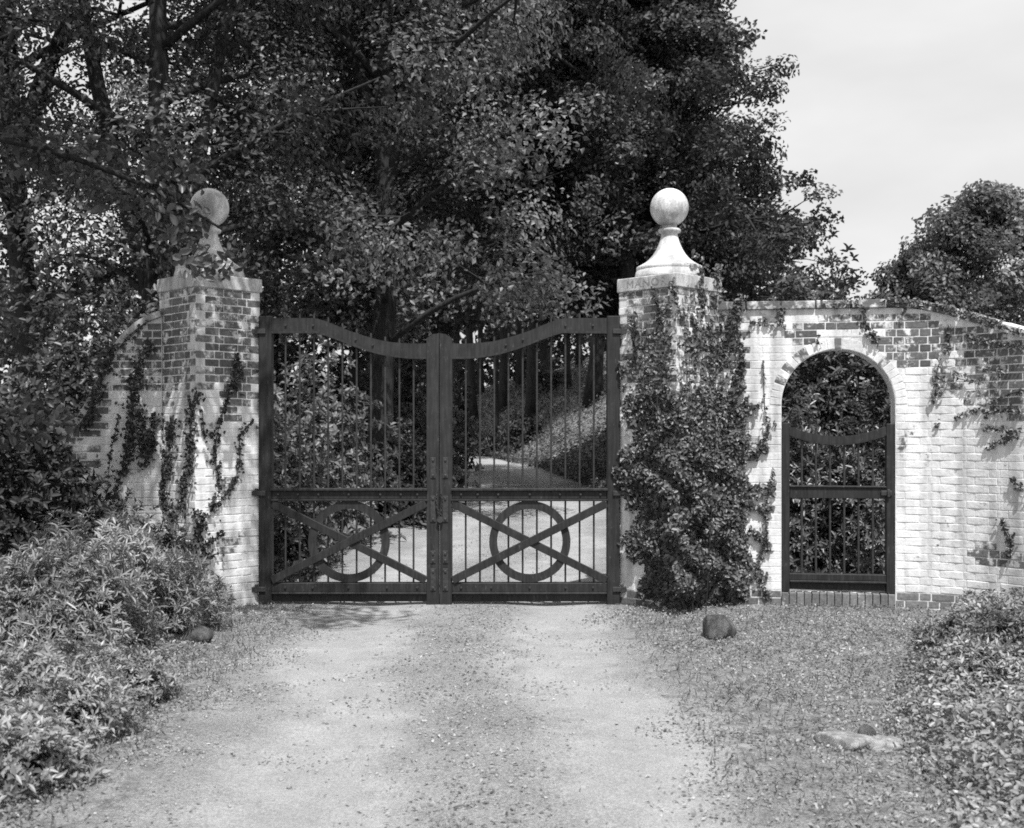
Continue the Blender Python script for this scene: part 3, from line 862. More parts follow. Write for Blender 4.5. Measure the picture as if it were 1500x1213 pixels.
C3, st3 = strands(r1, spr, lambda p: np.minimum(face_depth_pillar(PXC['r'], p), np.where(np.asarray(p) > 1056, 11.0, 99)) - .05, 1.5, (.0, .09))
C2, st2 = strands(r1, seg_r, lambda p: face_depth_pillar(PXC['r'], p), 1.6, (.01, .05))
roots = [[P(1010 + dx, 900, 10.45), P(1005 + dx * 1.5, 780, 10.5), P(1000 + dx * 2, 640, 10.52), P(1000 + dx * 2, 520, 10.53)] for dx in (-18, 5, 24)]
vine('climbing_vine', 'thick bulging vine covering most of the pillar right of the drive', (1.6, 10.45, 0), np.concatenate([C, C2, C3]), [catmull(np.array(q)) for q in roots] + st2, r1, (.038, .062), facing=(-.05, -.8, .65))
print('vine leaves', len(C))

# thin vines on the left pillar and wall
dl = lambda p: face_depth_pillar(PXC['l'], p)
segL = [([(250, 614), (246, 679), (236, 719), (253, 762)], 13, 1.1), ([(286, 575), (279, 613), (277, 679), (271, 705), (264, 750)], 11, 1.0), ([(349, 525), (336, 573), (326, 605), (314, 666), (322, 711), (308, 748)], 7, .8),
        ([(372, 614), (352, 640), (351, 679), (340, 711), (312, 750)], 5, .9), ([(285, 750), (296, 765), (284, 815), (311, 811)], 16, .8), ([(330, 780), (300, 800), (280, 840)], 10, .7), ([(300, 640), (296, 600)], 5, .5), ([(345, 520), (352, 545), (340, 580)], 11, .8)]
r2 = np.random.default_rng(22)
C, st = strands(r2, segL, dl, 1.0, (.01, .055))
vine('climbing_vine', 'thin vine with several strands spreading up the left gate pillar', (-2.95, 10.4, .1), C, st, r2, (.03, .05), mat=M_LEAF_DARK)
segW = [([(218, 500), (200, 547), (195, 600), (193, 640), (183, 677)], 15, 1.2), ([(228, 605), (221, 650), (212, 684)], 11, 1.2), ([(205, 600), (212, 640), (205, 668)], 13, 1.1), ([(183, 677), (172, 715), (166, 742)], 6, 1), ([(174, 610), (162, 666), (158, 712)], 3, .8),
        ([(168, 505), (150, 545), (136, 590), (122, 628)], 14, 1.3), ([(216, 470), (195, 490), (175, 510)], 5, .5)]
C, st = strands(r2, segW, lambda p: np.full(np.shape(p), 10.93), 1.0, (.01, .06))
vine('climbing_vine', 'dark vine hanging down the low wall left of the gate pillar', (-3.7, 10.9, .1), C, st, r2, (.03, .05), mat=M_LEAF_DARK)
# creepers on the right wall
segR = [([(1086, 432), (1078, 470), (1086, 520), (1084, 560)], 8, .9), ([(1098, 474), (1115, 472), (1134, 478)], 7, .9), ([(1146, 448), (1144, 465), (1148, 482)], 7, 1), ([(1118, 530), (1120, 590), (1126, 640)], 2, .5), ([(1133, 690), (1122, 740), (1121, 790), (1106, 842)], 5, 1), ([(1128, 615), (1118, 650), (1105, 672)], 9, 1)]
r3 = np.random.default_rng(23)
C, st = strands(r3, segR, lambda p: face_depth_wall_r(p) - .003, 1.1, (.008, .05))
vine('climbing_vine', 'creeper strands on the white wall between the pillar and the arch', (2.3, 10.9, .1), C, st, r3, (.028, .045))
segT = [([(1205, 445), (1230, 446), (1262, 447)], 6, .6), ([(1262, 446), (1268, 475), (1284, 498)], 6, .9), ([(1278, 488), (1282, 500)], 9, 1), ([(1295, 440), (1330, 441), (1370, 448), (1420, 462), (1500, 490)], 8, 1.0), ([(1327, 450), (1320, 466)], 5, .6),
        ([(1388, 480), (1390, 500), (1386, 518)], 6, .9), ([(1378, 525), (1372, 550), (1384, 560)], 5, .6), ([(1370, 562), (1376, 580)], 7, .8), ([(1364, 583), (1367, 588)], 3, .9), ([(1392, 545), (1405, 555), (1440, 560)], 5, .6), ([(1415, 490), (1440, 500), (1500, 510)], 8, .8),
        ([(1440, 540), (1470, 545)], 8, .5), ([(1200, 505), (1196, 490)], 4, .3)]
C, st = strands(r3, segT, lambda p: face_depth_wall_r(p) - .02, 1.15, (.0, .06))
vine('climbing_vine', 'creeper trailing along the coping and worn brick above and right of the arch', (3.9, 10.5, 2.3), C, st, r3, (.03, .05))
segS = [([(1500, 572), (1466, 582), (1430, 600), (1400, 612)], 3, 1), ([(1440, 606), (1462, 602), (1500, 600)], 6, .9), ([(1438, 628), (1466, 629), (1500, 634)], 5, .9), ([(1450, 655), (1460, 648), (1485, 640)], 6, 1), ([(1372, 622), (1376, 620)], 3, .8), ([(1466, 760), (1480, 790), (1478, 815)], 8, .9), ([(1480, 700), (1500, 720)], 8, .8)]
C, st = strands(r3, segS, lambda p: face_depth_wall_r(p) - .003, 1.1, (.006, .05))
vine('climbing_vine', 'sparse creeper sprigs spreading over the whitewash at the right end of the wall', (4.2, 10.0, 1.4), C, st, r3, (.03, .05))

# ------------------------------------------------------------------ trees
def tree(name, label, x, y, H, r0, cb, crown, nl, nleaf, leaf, mat, seed, lean=(0, 0), group='trees beyond the gate', flat=.7, fork=None, crad=(.16, .5, 1.1), tilt=.35, droop=0., ox=0., zmax=None, ivy=False):
    """crown(t) radius for t in 0..1 from crown base to top"""
    rng = np.random.default_rng(seed); z0 = float(zg(x, y)) - .15
    t = thing(name, label, 'tree', (x, y, z0), 0, group)
    tr, br = MB(), MB(); n = 14; tt = np.linspace(0, 1, n)
    wb = np.cumsum(rng.normal(size=(n, 2)) * .012 * H * .25, axis=0); wb -= wb[0]; wb *= np.clip(tt * 2, 0, 1)[:, None]
    path = np.stack([lean[0] * tt + wb[:, 0], lean[1] * tt + wb[:, 1], tt * H * .93], 1)
    rad = r0 * (1 - tt) ** .75 * .9 + .03; rad[0] *= 1.45; rad[1] *= 1.08
    tr.tube(path, rad, 12)
    if fork:
        for (h, dx, dy, f) in fork:
            k = h / (H * .93); a = np.array([np.interp(k, tt, path[:, i]) for i in range(3)])
            q = np.linspace(0, 1, 9)[:, None]; e = np.array([dx, dy, H * .9 - h])
            p = a + q * e; p[:, :2] += np.array([dx, dy]) * .25 * np.sin(q * np.pi); tr.tube(p, np.interp(k, tt, rad) * f * (1 - q[:, 0]) + .03, 9)
    cents = []
    for i in range(nl):
        u_ = ((i + rng.random()) / nl) ** .95; zl = cb + (H - cb) * u_; R = crown(u_) * rng.uniform(.78, 1.0)
        az = i * 2.39996 + rng.normal() * .3
        hs = max(cb * .6, zl - R * tilt); k = min(hs / (H * .93), .97)
        a = np.array([np.interp(k, tt, path[:, j]) for j in range(3)])
        ax = np.array([np.interp(min(zl / (H * .93), 1), tt, path[:, j]) for j in range(2)])
        e = np.array([ax[0] + ox * u_ + math.cos(az) * R, ax[1] + math.sin(az) * R, zl - droop * R])
        q = np.linspace(0, 1, 7)[:, None]; mid_ = (a + e) / 2 + np.array([0, 0, R * .12]) + rng.normal(size=3) * R * .06
        p = (1 - q) ** 2 * a + 2 * q * (1 - q) * mid_ + q ** 2 * e
        lr = max(.015, min(np.interp(k, tt, rad) * .5, .02 + R * .016)); br.tube(p, np.linspace(lr, .012, 7), 6)
        for f in (.55, .72, .88, 1.0):
            c0 = p[int(round(f * 6))]
            for _ in range(2 if f < 1 else 1):
                c1 = c0 + rng.normal(size=3) * np.array([1, 1, .6]) * R * .2
                if f < 1: br.tube([c0, (c0 + c1) / 2 + rng.normal(size=3) * .05, c1], [lr * .35 + .006, .012, .006], 4, False)
                cents.append(c1)
        if rng.random() < .7: cents.append(p[2] + rng.normal(size=3) * R * .12)
    cents = np.array(cents)
    if zmax is not None: cents = cents[cents[:, 2] < zmax]
    Rm = max(crown(u_) for u_ in (0, .3, .6)); rad_c = np.clip(rng.uniform(.7, 1.3, len(cents)) * Rm * crad[0], crad[1], crad[2])
    wgt = rad_c ** 2; per = np.maximum(8, (nleaf * wgt / wgt.sum())).astype(int)
    C, N = clump_cloud(rng, cents, rad_c, per, flat)
    ls = leaf * rng.uniform(.7, 1.25, len(C))
    tr.build('trunk', M_BARK, t, True); br.build('branches', M_BARK, t, True)
    link('crown', leaf_mesh('crown', C, N, ls, ls * .58, mat, rng), t)
    return t
dome = lambda R: (lambda u_: R * (math.sin(math.pi * min(1, .18 + .82 * u_ * .98)) ** .6 if u_ > .3 else (.72 + .28 * u_ / .3)))
def at(px, D): return (px - 750) * D / F
tree('broadleaf_tree', 'stout forked tree seen behind the left half of the drive gate', at(556, 20), 20, 15, .24, 3.8, dome(4.6), 26, 46000, .115, M_LEAF_PALE, 101, lean=(.1, 0), fork=[(6.2, 1.1, .5, .75), (6.8, -1.3, .4, .6)])
tree('broadleaf_tree', 'dark tree with twisted limbs rising behind the left wall', at(222, 17.5), 17.5, 14, .24, 3.6, dome(4.4), 22, 38000, .105, M_LEAF_DARK, 102, lean=(.1, .3), fork=[(3.4, -1.6, .3, .7), (3.0, 1.2, .8, .6)])
tree('broadleaf_tree', 'tree at the far left with a long level limb above the shrubs', at(40, 19), 19, 15, .24, 4.2, dome(4.8), 22, 32000, .115, M_LEAF_OAK, 103, lean=(-.3, .2), fork=[(5.5, 2.0, -.5, .6)])
tree('broadleaf_tree', 'slender tree between the dark left tree and the forked tree', at(395, 25), 25, 17, .2, 4.0, dome(4.6), 22, 34000, .14, M_LEAF_PALE, 104, fork=[(7, 1.0, .2, .7)])
tree('broadleaf_tree', 'leaning dark tree on the bank behind the right half of the drive gate', at(868, 39.5), 39.5, 18, .26, 6.0, dome(5.2), 26, 46000, .18, M_LEAF_OAK, 105, lean=(1.1, 0), fork=[(6.5, 2.4, .3, .75), (8.5, -1.8, 0, .6)])
tree('broadleaf_tree', 'bank tree with the thickest trunk in the middle of the right gate half', at(778, 45), 45, 19, .19, 7.2, dome(5.2), 24, 34000, .22, M_LEAF_OAK, 106)
tree('broadleaf_tree', 'upright woodland tree just right of the gate meeting posts', at(693, 52), 52, 19, .19, 6.8, dome(5.2), 22, 30000, .24, M_LEAF_DARK, 107, lean=(-.5, 0))
tree('broadleaf_tree', 'woodland tree on the bank, third trunk right of the gate meeting posts', at(737, 50), 50, 18, .2, 7.4, dome(4.6), 20, 24000, .24, M_LEAF_DARK, 108)
tree('broadleaf_tree', 'thin far tree high on the bank beside the thickest trunk', at(797, 52), 52, 18, .17, 6.5, dome(4.4), 18, 20000, .26, M_LEAF_OAK, 109)
tree('broadleaf_tree', 'far slim tree beyond the bend of the drive', at(668, 57), 57, 19, .2, 6.5, dome(5.0), 18, 20000, .28, M_LEAF_OAK, 110)
tree('broadleaf_tree', 'broad tree in the middle distance filling the sky above the gate', at(598, 28), 28, 18, .2, 6.6, dome(5.0), 28, 62000, .145, M_LEAF_OAK, 111, ox=1.8)
tree('broadleaf_tree', 'small trunked tree standing left of the forked tree', at(522, 23), 23, 12, .11, 3.4, dome(3.2), 18, 24000, .125, M_LEAF_DARK, 112)
tree('broadleaf_tree', 'tall dense tree left of the right stone ball', at(948, 25), 25, 17, .2, 6.5, dome(3.1), 28, 60000, .125, M_LEAF_OAK, 113, lean=(-1.8, 0), ox=-2.2)
for i, (px, D, H_, r_, lb) in enumerate([(727, 46, 16, .09, 'very thin tree on the bank just left of the third trunk'), (760, 56, 17, .12, 'thin far tree on the crest left of the thickest trunk'), (832, 47, 16, .1, 'thin tree on the bank between the thickest trunk and the leaning tree'),
        (704, 61, 18, .15, 'farthest visible tree on the crest beyond the road bend'), (848, 58, 18, .14, 'far tree on the crest just left of the leaning tree')]):
    tree('slender_tree', lb, at(px, D), D, H_, r_, 6.5, dome(2.8), 12, 9000, .26, M_LEAF_DARK, 130 + i)
# the tall dark tree against the sky
tree('conical_tree', 'tall dense dark tree tapering against the sky behind the right pillar', at(950, 27), 27, 15.5, .3, 3.2, lambda u_: float(np.interp(u_, [0, .1, .2, .34, .45, .55, .75, 1], [3.0, 3.85, 4.2, 3.8, 2.9, 2.1, 1.2, .15])), 104, 130000, .135, M_LEAF_DARK, 114, group=None, flat=.6, crad=(.15, .45, .75), tilt=.2, droop=.12)
# lower trees beyond the right wall
tree('broadleaf_tree', 'rounded tree beyond the right wall, its top highest at the right edge', at(1455, 24), 24, 7.0 - float(zg(at(1468, 24), 24)), .12, .2, dome(2.1), 38, 42000, .12, M_LEAF_PALE, 115, crad=(.25, .4, .6), tilt=.1)
tree('broadleaf_tree', 'rounded tree beyond the arch and right of the sky gap', at(1335, 26), 26, 6.1 - float(zg(at(1348, 26), 26)), .1, .2, dome(1.35), 30, 28000, .12, M_LEAF_PALE, 116, crad=(.25, .3, .45), tilt=.1)
tree('small_tree', 'small bushy tree showing over the wall between the pillar and the arch', at(1165, 19), 19, 4.35 - float(zg(at(1165, 19), 19)), .08, .3, dome(.9), 16, 12000, .1, M_LEAF_PALE, 117, crad=(.2, .25, .4))

# overhanging tree whose trunk stands just outside the frame on the left
ro = np.random.default_rng(31)
to = thing('overhanging_tree', 'near tree leaning in from the left edge with boughs above the left pillar', 'tree', (-6.2, 8.6, -.1))
L = np.array(to.location); tr, br = MB(), MB()
trunk = np.array([(-6.2, 8.6, -.1), (-6.15, 8.6, 1.5), (-6.0, 8.55, 3.2), (-5.7, 8.6, 5.0), (-5.3, 8.7, 7.0), (-5.0, 8.8, 9.0)])
tr.tube(catmull(trunk, 4) - L, np.linspace(.2, .05, 21), 12)
cents, rads = [], []
def bough(pts, r, cl):
    c = catmull(np.array(pts), 5); br.tube(c - L, np.linspace(r, .01, len(c)), 7)
    for f, sp_, rr in cl:
        p = c[int(f * (len(c) - 1))] + ro.normal(size=3) * sp_; cents.append(p); rads.append(rr)
bough([trunk[3], (-4.6, 8.8, 5.9), (-3.4, 9.0, 6.3), (-2.0, 9.1, 6.2)], .07, [(f, .3, .42) for f in np.linspace(.4, 1, 16)])
bough([trunk[4], (-4.2, 9.4, 7.6), (-3.0, 9.8, 7.6), (-1.6, 10.2, 7.2)], .06, [(f, .35, .45) for f in np.linspace(.4, 1, 14)])
bough([trunk[2], (-5.2, 9.2, 4.1), (-4.3, 9.8, 4.2), (-3.3, 10.2, 3.9), (-2.6, 10.1, 3.5)], .05, [(f, .22, .32) for f in np.linspace(.45, 1, 12)])
bough([trunk[3], (-4.2, 9.2, 6.4), (-2.9, 9.5, 6.8), (-1.5, 9.3, 6.8)], .06, [(f, .22, .42) for f in np.linspace(.5, 1, 30)])
bough([trunk[2], (-5.2, 8.2, 3.2), (-4.6, 8.4, 3.0), (-4.0, 8.9, 2.5)], .04, [(f, .22, .3) for f in np.linspace(.35, 1, 8)])
bough([trunk[1], (-5.2, 8.2, 2.2), (-4.4, 8.3, 2.1), (-3.8, 8.6, 1.7)], .035, [(f, .2, .28) for f in np.linspace(.45, 1, 9)])
bough([trunk[1], (-5.4, 9.0, 1.8), (-4.6, 9.5, 1.7), (-4.2, 9.9, 1.2)], .035, [(f, .22, .32) for f in np.linspace(.4, 1, 8)])
bough([trunk[3], (-4.4, 8.4, 6.2), (-3.0, 8.3, 6.6), (-1.4, 8.2, 6.5)], .06, [(f, .3, .45) for f in np.linspace(.45, 1, 15)])
bough([trunk[4], (-3.6, 7.8, 7.4), (-1.8, 7.2, 7.0), (-.2, 6.9, 6.4)], .06, [(f, .3, .42) for f in np.linspace(.75, 1, 6)])
bough([trunk[4], (-4.6, 8.0, 7.4), (-3.6, 7.6, 7.6), (-2.8, 7.4, 7.2)], .05, [(f, .35, .5) for f in np.linspace(.4, 1, 12)])
C, N = clump_cloud(ro, np.array(cents), np.array(rads), np.full(len(cents), 85), .6)
for c_, r_ in zip(cents, rads):
    if ro.random() < .8: q = c_ + ro.normal(size=3) * r_ * .5; br.tube(np.array([c_, q]) - L, [.008, .004], 4, False)
ls = ro.uniform(.075, .13, len(C))
tr.build('trunk', M_BARK, to, True); br.build('branches', M_BARK, to, True)
link('crown', leaf_mesh('crown', C - L, N, ls, ls * .55, M_LEAF_OAK, ro, full=True), to)

# ------------------------------------------------------------------ shrubs
def shrub(name, label, x, y, rx, ry, h, nro, k, leaf, aspect, mat, seed, group, inner=.35, wav=.18, zoff=0.):
    rng = np.random.default_rng(seed); z0 = float(zg(x, y)) + zoff
    t = thing(name, label, 'shrub', (x, y, z0), 0, group)
    th = rng.uniform(0, 2 * np.pi, nro); uu = rng.random(nro); ph = np.arccos(1 - uu * 1.02)
    d = np.stack([np.sin(ph) * np.cos(th), np.sin(ph) * np.sin(th), np.cos(ph)], 1)
    lob = 1 + wav * (np.sin(th * 3 + seed) * np.sin(ph * 4 + seed * .7) + .6 * np.sin(th * 7 + ph * 5 + seed))
    r = lob * (1 - inner * rng.random(nro) ** 2.2)
    c = d * r[:, None] * np.array([rx, ry, h]); c[:, 2] = np.maximum(c[:, 2], .03)
    ax = nrm(d * np.array([1 / rx, 1 / ry, 1 / h]) * min(rx, h) + np.array([0, 0, .55]) + rng.normal(size=d.shape) * .35)
    R = rng.normal(size=(nro, 3)); R = nrm(R - ax * np.sum(R * ax, 1, keepdims=True)); Q = np.cross(ax, R)
    ang = (np.arange(k) * 2.39996)[None] + rng.random((nro, 1)) * 6; el = rng.uniform(.15, .95, (nro, k))
    rad = np.cos(ang)[..., None] * R[:, None] + np.sin(ang)[..., None] * Q[:, None]
    D = rad * np.cos(el)[..., None] + ax[:, None] * np.sin(el)[..., None]; N = ax[:, None] * np.cos(el)[..., None] - rad * np.sin(el)[..., None]
    ls = leaf * rng.uniform(.65, 1.2, (nro, k)); C = c[:, None] + D * (ls * .5)[..., None] + ax[:, None] * rng.normal(size=(nro, k, 1)) * leaf * .3
    link('foliage', leaf_mesh('foliage', C.reshape(-1, 3), N.reshape(-1, 3) + rng.normal(size=(nro * k, 3)) * .15, ls.ravel(), ls.ravel() * aspect, mat, rng, D=D.reshape(-1, 3), full=leaf > .075), t)
    mb = MB()
    for i in range(9):
        e = c[rng.integers(nro)]; mb.tube([np.array([rng.normal() * .05, rng.normal() * .05, -.05]), e * .5 + np.array([0, 0, .1]), e], [.018, .012, .005], 5, False)
    mb.build('stems', M_BARK, t)
    return t
GL = 'shrubs left of the drive'
def gpt(px, py): D = EYE * F / (py - 635.0); return (px - 750) * D / F, D
lx = [
    ('long leaved shrub with bright narrow leaves at the left edge, middle height', 85, 985, .62, .6, .74, 1500, 8, .078, .2, M_LEAF_LANCE),
    ('long leaved shrub in front of the left pillar, nearest the wall foot', 235, 925, .5, .45, .55, 1200, 8, .068, .22, M_LEAF_LANCE),
    ('pale long leaved shrub between the left edge and the left pillar', 150, 940, .68, .6, .76, 1500, 8, .076, .2, M_LEAF_LANCE),
    ('dark bush against the low left wall', 135, 905, .78, .5, 1.08, 1300, 7, .066, .4, M_LEAF_BUSH),
    ('dark bush under the vine at the foot of the left pillar', 245, 900, .36, .28, .72, 650, 7, .058, .42, M_LEAF_BUSH),
    ('tall dark bush at the left edge under the near boughs', 30, 915, .75, .6, 1.7, 1200, 7, .08, .42, M_LEAF_DARK),
    ('low leafy shrub at the lower left corner', 50, 1080, .5, .4, .44, 1300, 7, .05, .34, M_LEAF_LANCE),
    ('low leafy shrub beside the gravel on the left', 160, 1025, .4, .36, .32, 1100, 7, .042, .4, M_LEAF_LANCE),
    ('low broad leaved clump at the bottom left edge', 5, 1150, .38, .35, .34, 600, 7, .06, .36, M_LEAF_LANCE),
]
for i, (lb, px, py, rx, ry, h, nro, k, lf, asp, mt) in enumerate(lx):
    x, y = gpt(px, py); shrub('shrub', lb, x, y, rx, ry, h, nro, k, lf, asp, mt, 200 + i, GL)
GB = 'shrubs beyond the gate'
bx = [
    ('leafy shrub behind the hinge side of the left gate half', -3.1, 13.6, 1.0, .8, 1.75, 1500, 6, .08, .5, M_LEAF_OAK),
    ('shrub with bright leaves behind the left gate half', -2.9, 16.2, 1.1, 1.0, 2.5, 1600, 6, .1, .5, M_LEAF_PALE),
    ('dark shrub at the foot of the forked tree', -2.1, 18.6, .9, .8, 1.3, 1100, 6, .1, .5, M_LEAF_DARK),
    ('rounded shrub by the road just left of the gate meeting posts', -1.75, 21.5, .8, .8, 1.5, 1000, 6, .11, .5, M_LEAF_OAK),
    ('tall shrub screen behind the low left wall', -5.6, 14.2, 1.6, 1.0, 3.4, 2200, 6, .1, .5, M_LEAF_OAK),
    ('pale leaved shrub behind the left pillar', -4.1, 14.6, 1.1, .9, 3.0, 1700, 6, .1, .5, M_LEAF_PALE),
    ('far shrub behind the forked tree', -4.6, 24.5, 2.0, 1.2, 3.4, 1700, 6, .15, .5, M_LEAF_OAK),
    ('far dark shrub beyond the bend of the drive', -3.6, 33, 2.2, 1.4, 3.0, 1500, 6, .2, .5, M_LEAF_DARK),
    ('pale shrub beyond the forked tree on the right of its trunk', -2.6, 27, 1.5, 1.2, 3.3, 1400, 6, .16, .5, M_LEAF_PALE),
    ('glossy dark bush behind the garden gate, left side', 3.3, 13.4, .75, .6, 1.75, 1600, 7, .085, .36, M_LEAF_BUSH),
    ('glossy bush behind the garden gate, right side', 4.35, 13.2, .75, .6, 1.55, 1600, 7, .085, .36, M_LEAF_BUSH),
    ('tall dark bush seen through the top of the arch', 4.0, 14.7, 1.25, .7, 2.9, 2600, 7, .1, .36, M_LEAF_DARK),
    ('dark bush filling the gap right of the arch bushes', 5.6, 14.2, 1.2, .8, 2.0, 1500, 6, .1, .4, M_LEAF_DARK),
]
for q, (px, D) in enumerate([(715, 44), (768, 41), (800, 49)]):
    bx.append((['low bush on the bank by the bend of the road', 'low bush on the bank below the thickest trunk', 'small bush high on the bank between the trunks'][q], at(px, D), D, .9, .7, .75 + .15 * (q % 3), 420, 6, .14, .5, [M_LEAF_OAK, M_LEAF_DARK][q % 2]))
for i, (lb, x, y, rx, ry, h, nro, k, lf, asp, mt) in enumerate(bx):
    shrub('shrub', lb, x, y, rx, ry, h, nro, k, lf, asp, mt, 300 + i, GB, wav=.25, inner=.5)

# the wood far behind, one mass
rw = np.random.default_rng(41); n = 420
cx = rw.uniform(-48, 26, n); cy = rw.uniform(62, 82, n); cz = zg(cx, cy) + rw.uniform(0, 9, n) * (1 - .45 * smooth(8, 22, cx))
cz = np.minimum(cz, 1.667 + cy * np.interp(cx / cy, [.2, .26, .32], [.5, .13, .09]) - 1.8)
C, N = clump_cloud(rw, np.stack([cx, cy, cz], 1), rw.uniform(1.3, 2.4, n), np.full(n, 120), .8)
ls = rw.uniform(.35, .6, len(C))
tagset(link('far_woods', leaf_mesh('far_woods', C, N, ls, ls * .6, M_LEAF_DARK, rw)), kind='stuff')

# ------------------------------------------------------------------ ground cover, litter, gravel
def cover(name, x, y, h, leaf, asp, mat, rng, up=1.0, full=False):
    z = zg(x, y) + h; C = np.stack([x, y, z], 1); N = rng.normal(size=C.shape) * .55 + np.array([0, -.15, up])
    ls = leaf * rng.uniform(.6, 1.3, len(C))
    return tagset(link(name, leaf_mesh(name, C, N, ls, ls * asp, mat, rng, full=full)), kind='stuff')
rc_ = np.random.default_rng(51)
# right foreground mound
CO = np.array([(1520, 868), (1430, 880), (1380, 900), (1330, 940), (1312, 985), (1290, 1030), (1300, 1060), (1335, 1085), (1330, 1110), (1372, 1140), (1400, 1180), (1420, 1230), (1520, 1240)], float)
n = 60000; yy = rc_.uniform(3.6, 10.6, n); xx = rc_.uniform(1.2, 5.2, n)
ppx = 750 + xx * F / yy; ppy = 635 + (EYE - zg(xx, yy) - .08) * F / yy
m = (in_poly(np.minimum(ppx, 1510), np.minimum(ppy, 1232), CO)) | (ppx > 1500)
xx, yy, ppx, ppy = xx[m], yy[m], ppx[m], ppy[m]
ed = np.where(ppx > 1400, 60, edge_dist(np.minimum(ppx, 1510), np.minimum(ppy, 1232), CO)) / (F / yy) 
bl = .5 + .5 * np.sin(xx * 5.1 + np.sin(yy * 3.3)) * np.sin(yy * 4.3 + 1.2 * np.sin(xx * 3))
hh = (.05 + .24 * bl) * smooth(0, .4, ed) * rc_.random(len(xx)) ** .4 + .01
cover('ground_cover', xx, yy, hh, .042, .55, M_LEAF_COVER, rc_, .9, True)
# taller weeds at the right edge
for i, (px, py, h) in enumerate(((1452, 945, .2), (1490, 985, .26), (1400, 965, .15), (1440, 1010, .2))):
    x, y = gpt(px, py); shrub('weed_clump', ['leafy weed clump by the wall at the right edge', 'tall leafy weed clump partly cut by the right edge', 'small weed clump at the near edge of the ground cover', 'leafy weed clump in the middle of the right ground cover'][i], x, y, .3, .26, h, 260, 6, .06, .3, M_LEAF_COVER, 400 + i, 'weeds right of the drive')
# left ground cover beneath the shrubs
n = 26000; yy = rc_.uniform(3.6, 10.6, n); xx = rc_.uniform(-5.4, -1.5, n)
lim = np.interp(yy, [3.6, 5.1, 6.2, 7.5, 9, 10.6], [-2.0, -2.05, -2.15, -2.25, -2.35, -2.6]) + .12 * np.sin(yy * 4)
m = rc_.random(n) < np.clip((lim - xx) / .35, 0, 1); xx, yy = xx[m], yy[m]
cover('undergrowth', xx, yy, rc_.random(len(xx)) * .13 * smooth(0, .8, np.interp(yy, [3.6, 10.6], [-2.0, -2.6]) - xx) + .012, .045, .45, M_LEAF_LANCE, rc_, .8, True)
# bank beyond the gate
n = 60000; yy = 14 + 44 * rc_.random(n) ** 1.3; xx = np.interp(yy, EY, BANKX) + rc_.random(n) ** 1.4 * 13 - .25
cover('bank_ground_cover', xx, yy, rc_.random(n) * .22 + .02, .13, .5, M_LEAF_BANK, rc_, .9)
n = 26000; yy = 12.2 + 30 * rc_.random(n) ** 1.3; xx = np.interp(yy, EY, EDGE_L) - rc_.random(n) ** 1.5 * 9 + .1
cover('woodland_floor_plants', xx, yy, rc_.random(n) * .2 + .02, .1, .5, M_LEAF_OAK, rc_, .9)
# dry leaves and small clover on the right verge and along both edges
def verge(n):
    yy = 3.7 + 7.1 * rc_.random(n) ** .85; xx = rc_.uniform(-3, 4.3, n)
    pv = np.sin(xx * 3.7 + 2 * np.sin(yy * 2.1)) * np.sin(yy * 3.1 + 1.4 * np.sin(xx * 2.3))
    m = drive_mask(xx, yy) + .22 * rc_.normal(size=n) + .42 * pv < .46
    return xx[m & (np.abs(xx) < 4.3)], yy[m & (np.abs(xx) < 4.3)]
xx, yy = verge(40000)
cover('fallen_leaves', xx, yy, rc_.random(len(xx)) * .012 + .005, .024, .55, M_LITTER, rc_, 1.3)
xx, yy = verge(30000)
cover('clover', xx, yy, rc_.random(len(xx)) * .035 + .008, .022, .75, M_LEAF_COVER, rc_, 1.0)
# sparse debris down the middle of the drive
n = 3600; yy = 3.7 + 24 * rc_.random(n) ** 1.6; xx = drive_c(yy) + rc_.normal(size=n) * np.where(yy > 11, .7, .24)
cover('drive_litter', xx, yy, rc_.random(n) * .008 + .008, .026, .5, M_LITTER, rc_, 1.4)
# grass tufts
n = 5200; yy = 4 + 6.9 * rc_.random(n); xx = np.where(rc_.random(n) < .7, rc_.uniform(1.0, 3.6, n), rc_.uniform(-2.6, -1.9, n)); tuft = rc_.random(n) < .5
C = np.stack([xx, yy, zg(xx, yy) + .025], 1); D = rc_.normal(size=(n, 3)) * .5 + np.array([0, 0, 1.]); N = rc_.normal(size=(n, 3)) + np.array([0, -.5, 0])
tagset(link('grass', leaf_mesh('grass', C, N, rc_.uniform(.04, .085, n), .006, M_GRASS, rc_, D=D)), kind='stuff')
# gravel
n = 56000; yy = 3.6 + 7.6 * rc_.random(n) ** .9; xx = rc_.uniform(-2.6, 2.4, n)
pch = .5 + .5 * np.sin(xx * 4.1 + 1.7 * np.sin(yy * 2.7)) * np.sin(yy * 3.3 + 2 * np.sin(xx * 1.9 + 1))
m = rc_.random(n) < np.clip(.12 + drive_mask(xx, yy) * (1 - track_mask(xx, yy)) * .9, 0, 1) * np.where(track_mask(xx, yy) > .5, .45, 1) * pch; xx, yy = xx[m], yy[m]; n = len(xx)
sz = .003 + .011 * rc_.random(n) ** 5
oct_ = np.array([(1, 0, 0), (0, 1, 0), (-1, 0, 0), (0, -1, 0), (0, 0, .7), (0, 0, -.5)], float)
a_ = rc_.random(n) * 6.28; V = oct_[None] * (sz[:, None, None] * rc_.uniform(.6, 1.4, (n, 6, 1)))
V = np.stack([V[..., 0] * np.cos(a_)[:, None] - V[..., 1] * np.sin(a_)[:, None] * .75, V[..., 0] * np.sin(a_)[:, None] + V[..., 1] * np.cos(a_)[:, None] * .75, V[..., 2]], -1)
V += np.stack([xx, yy, zg(xx, yy) + .004 + sz * .25], 1)[:, None]
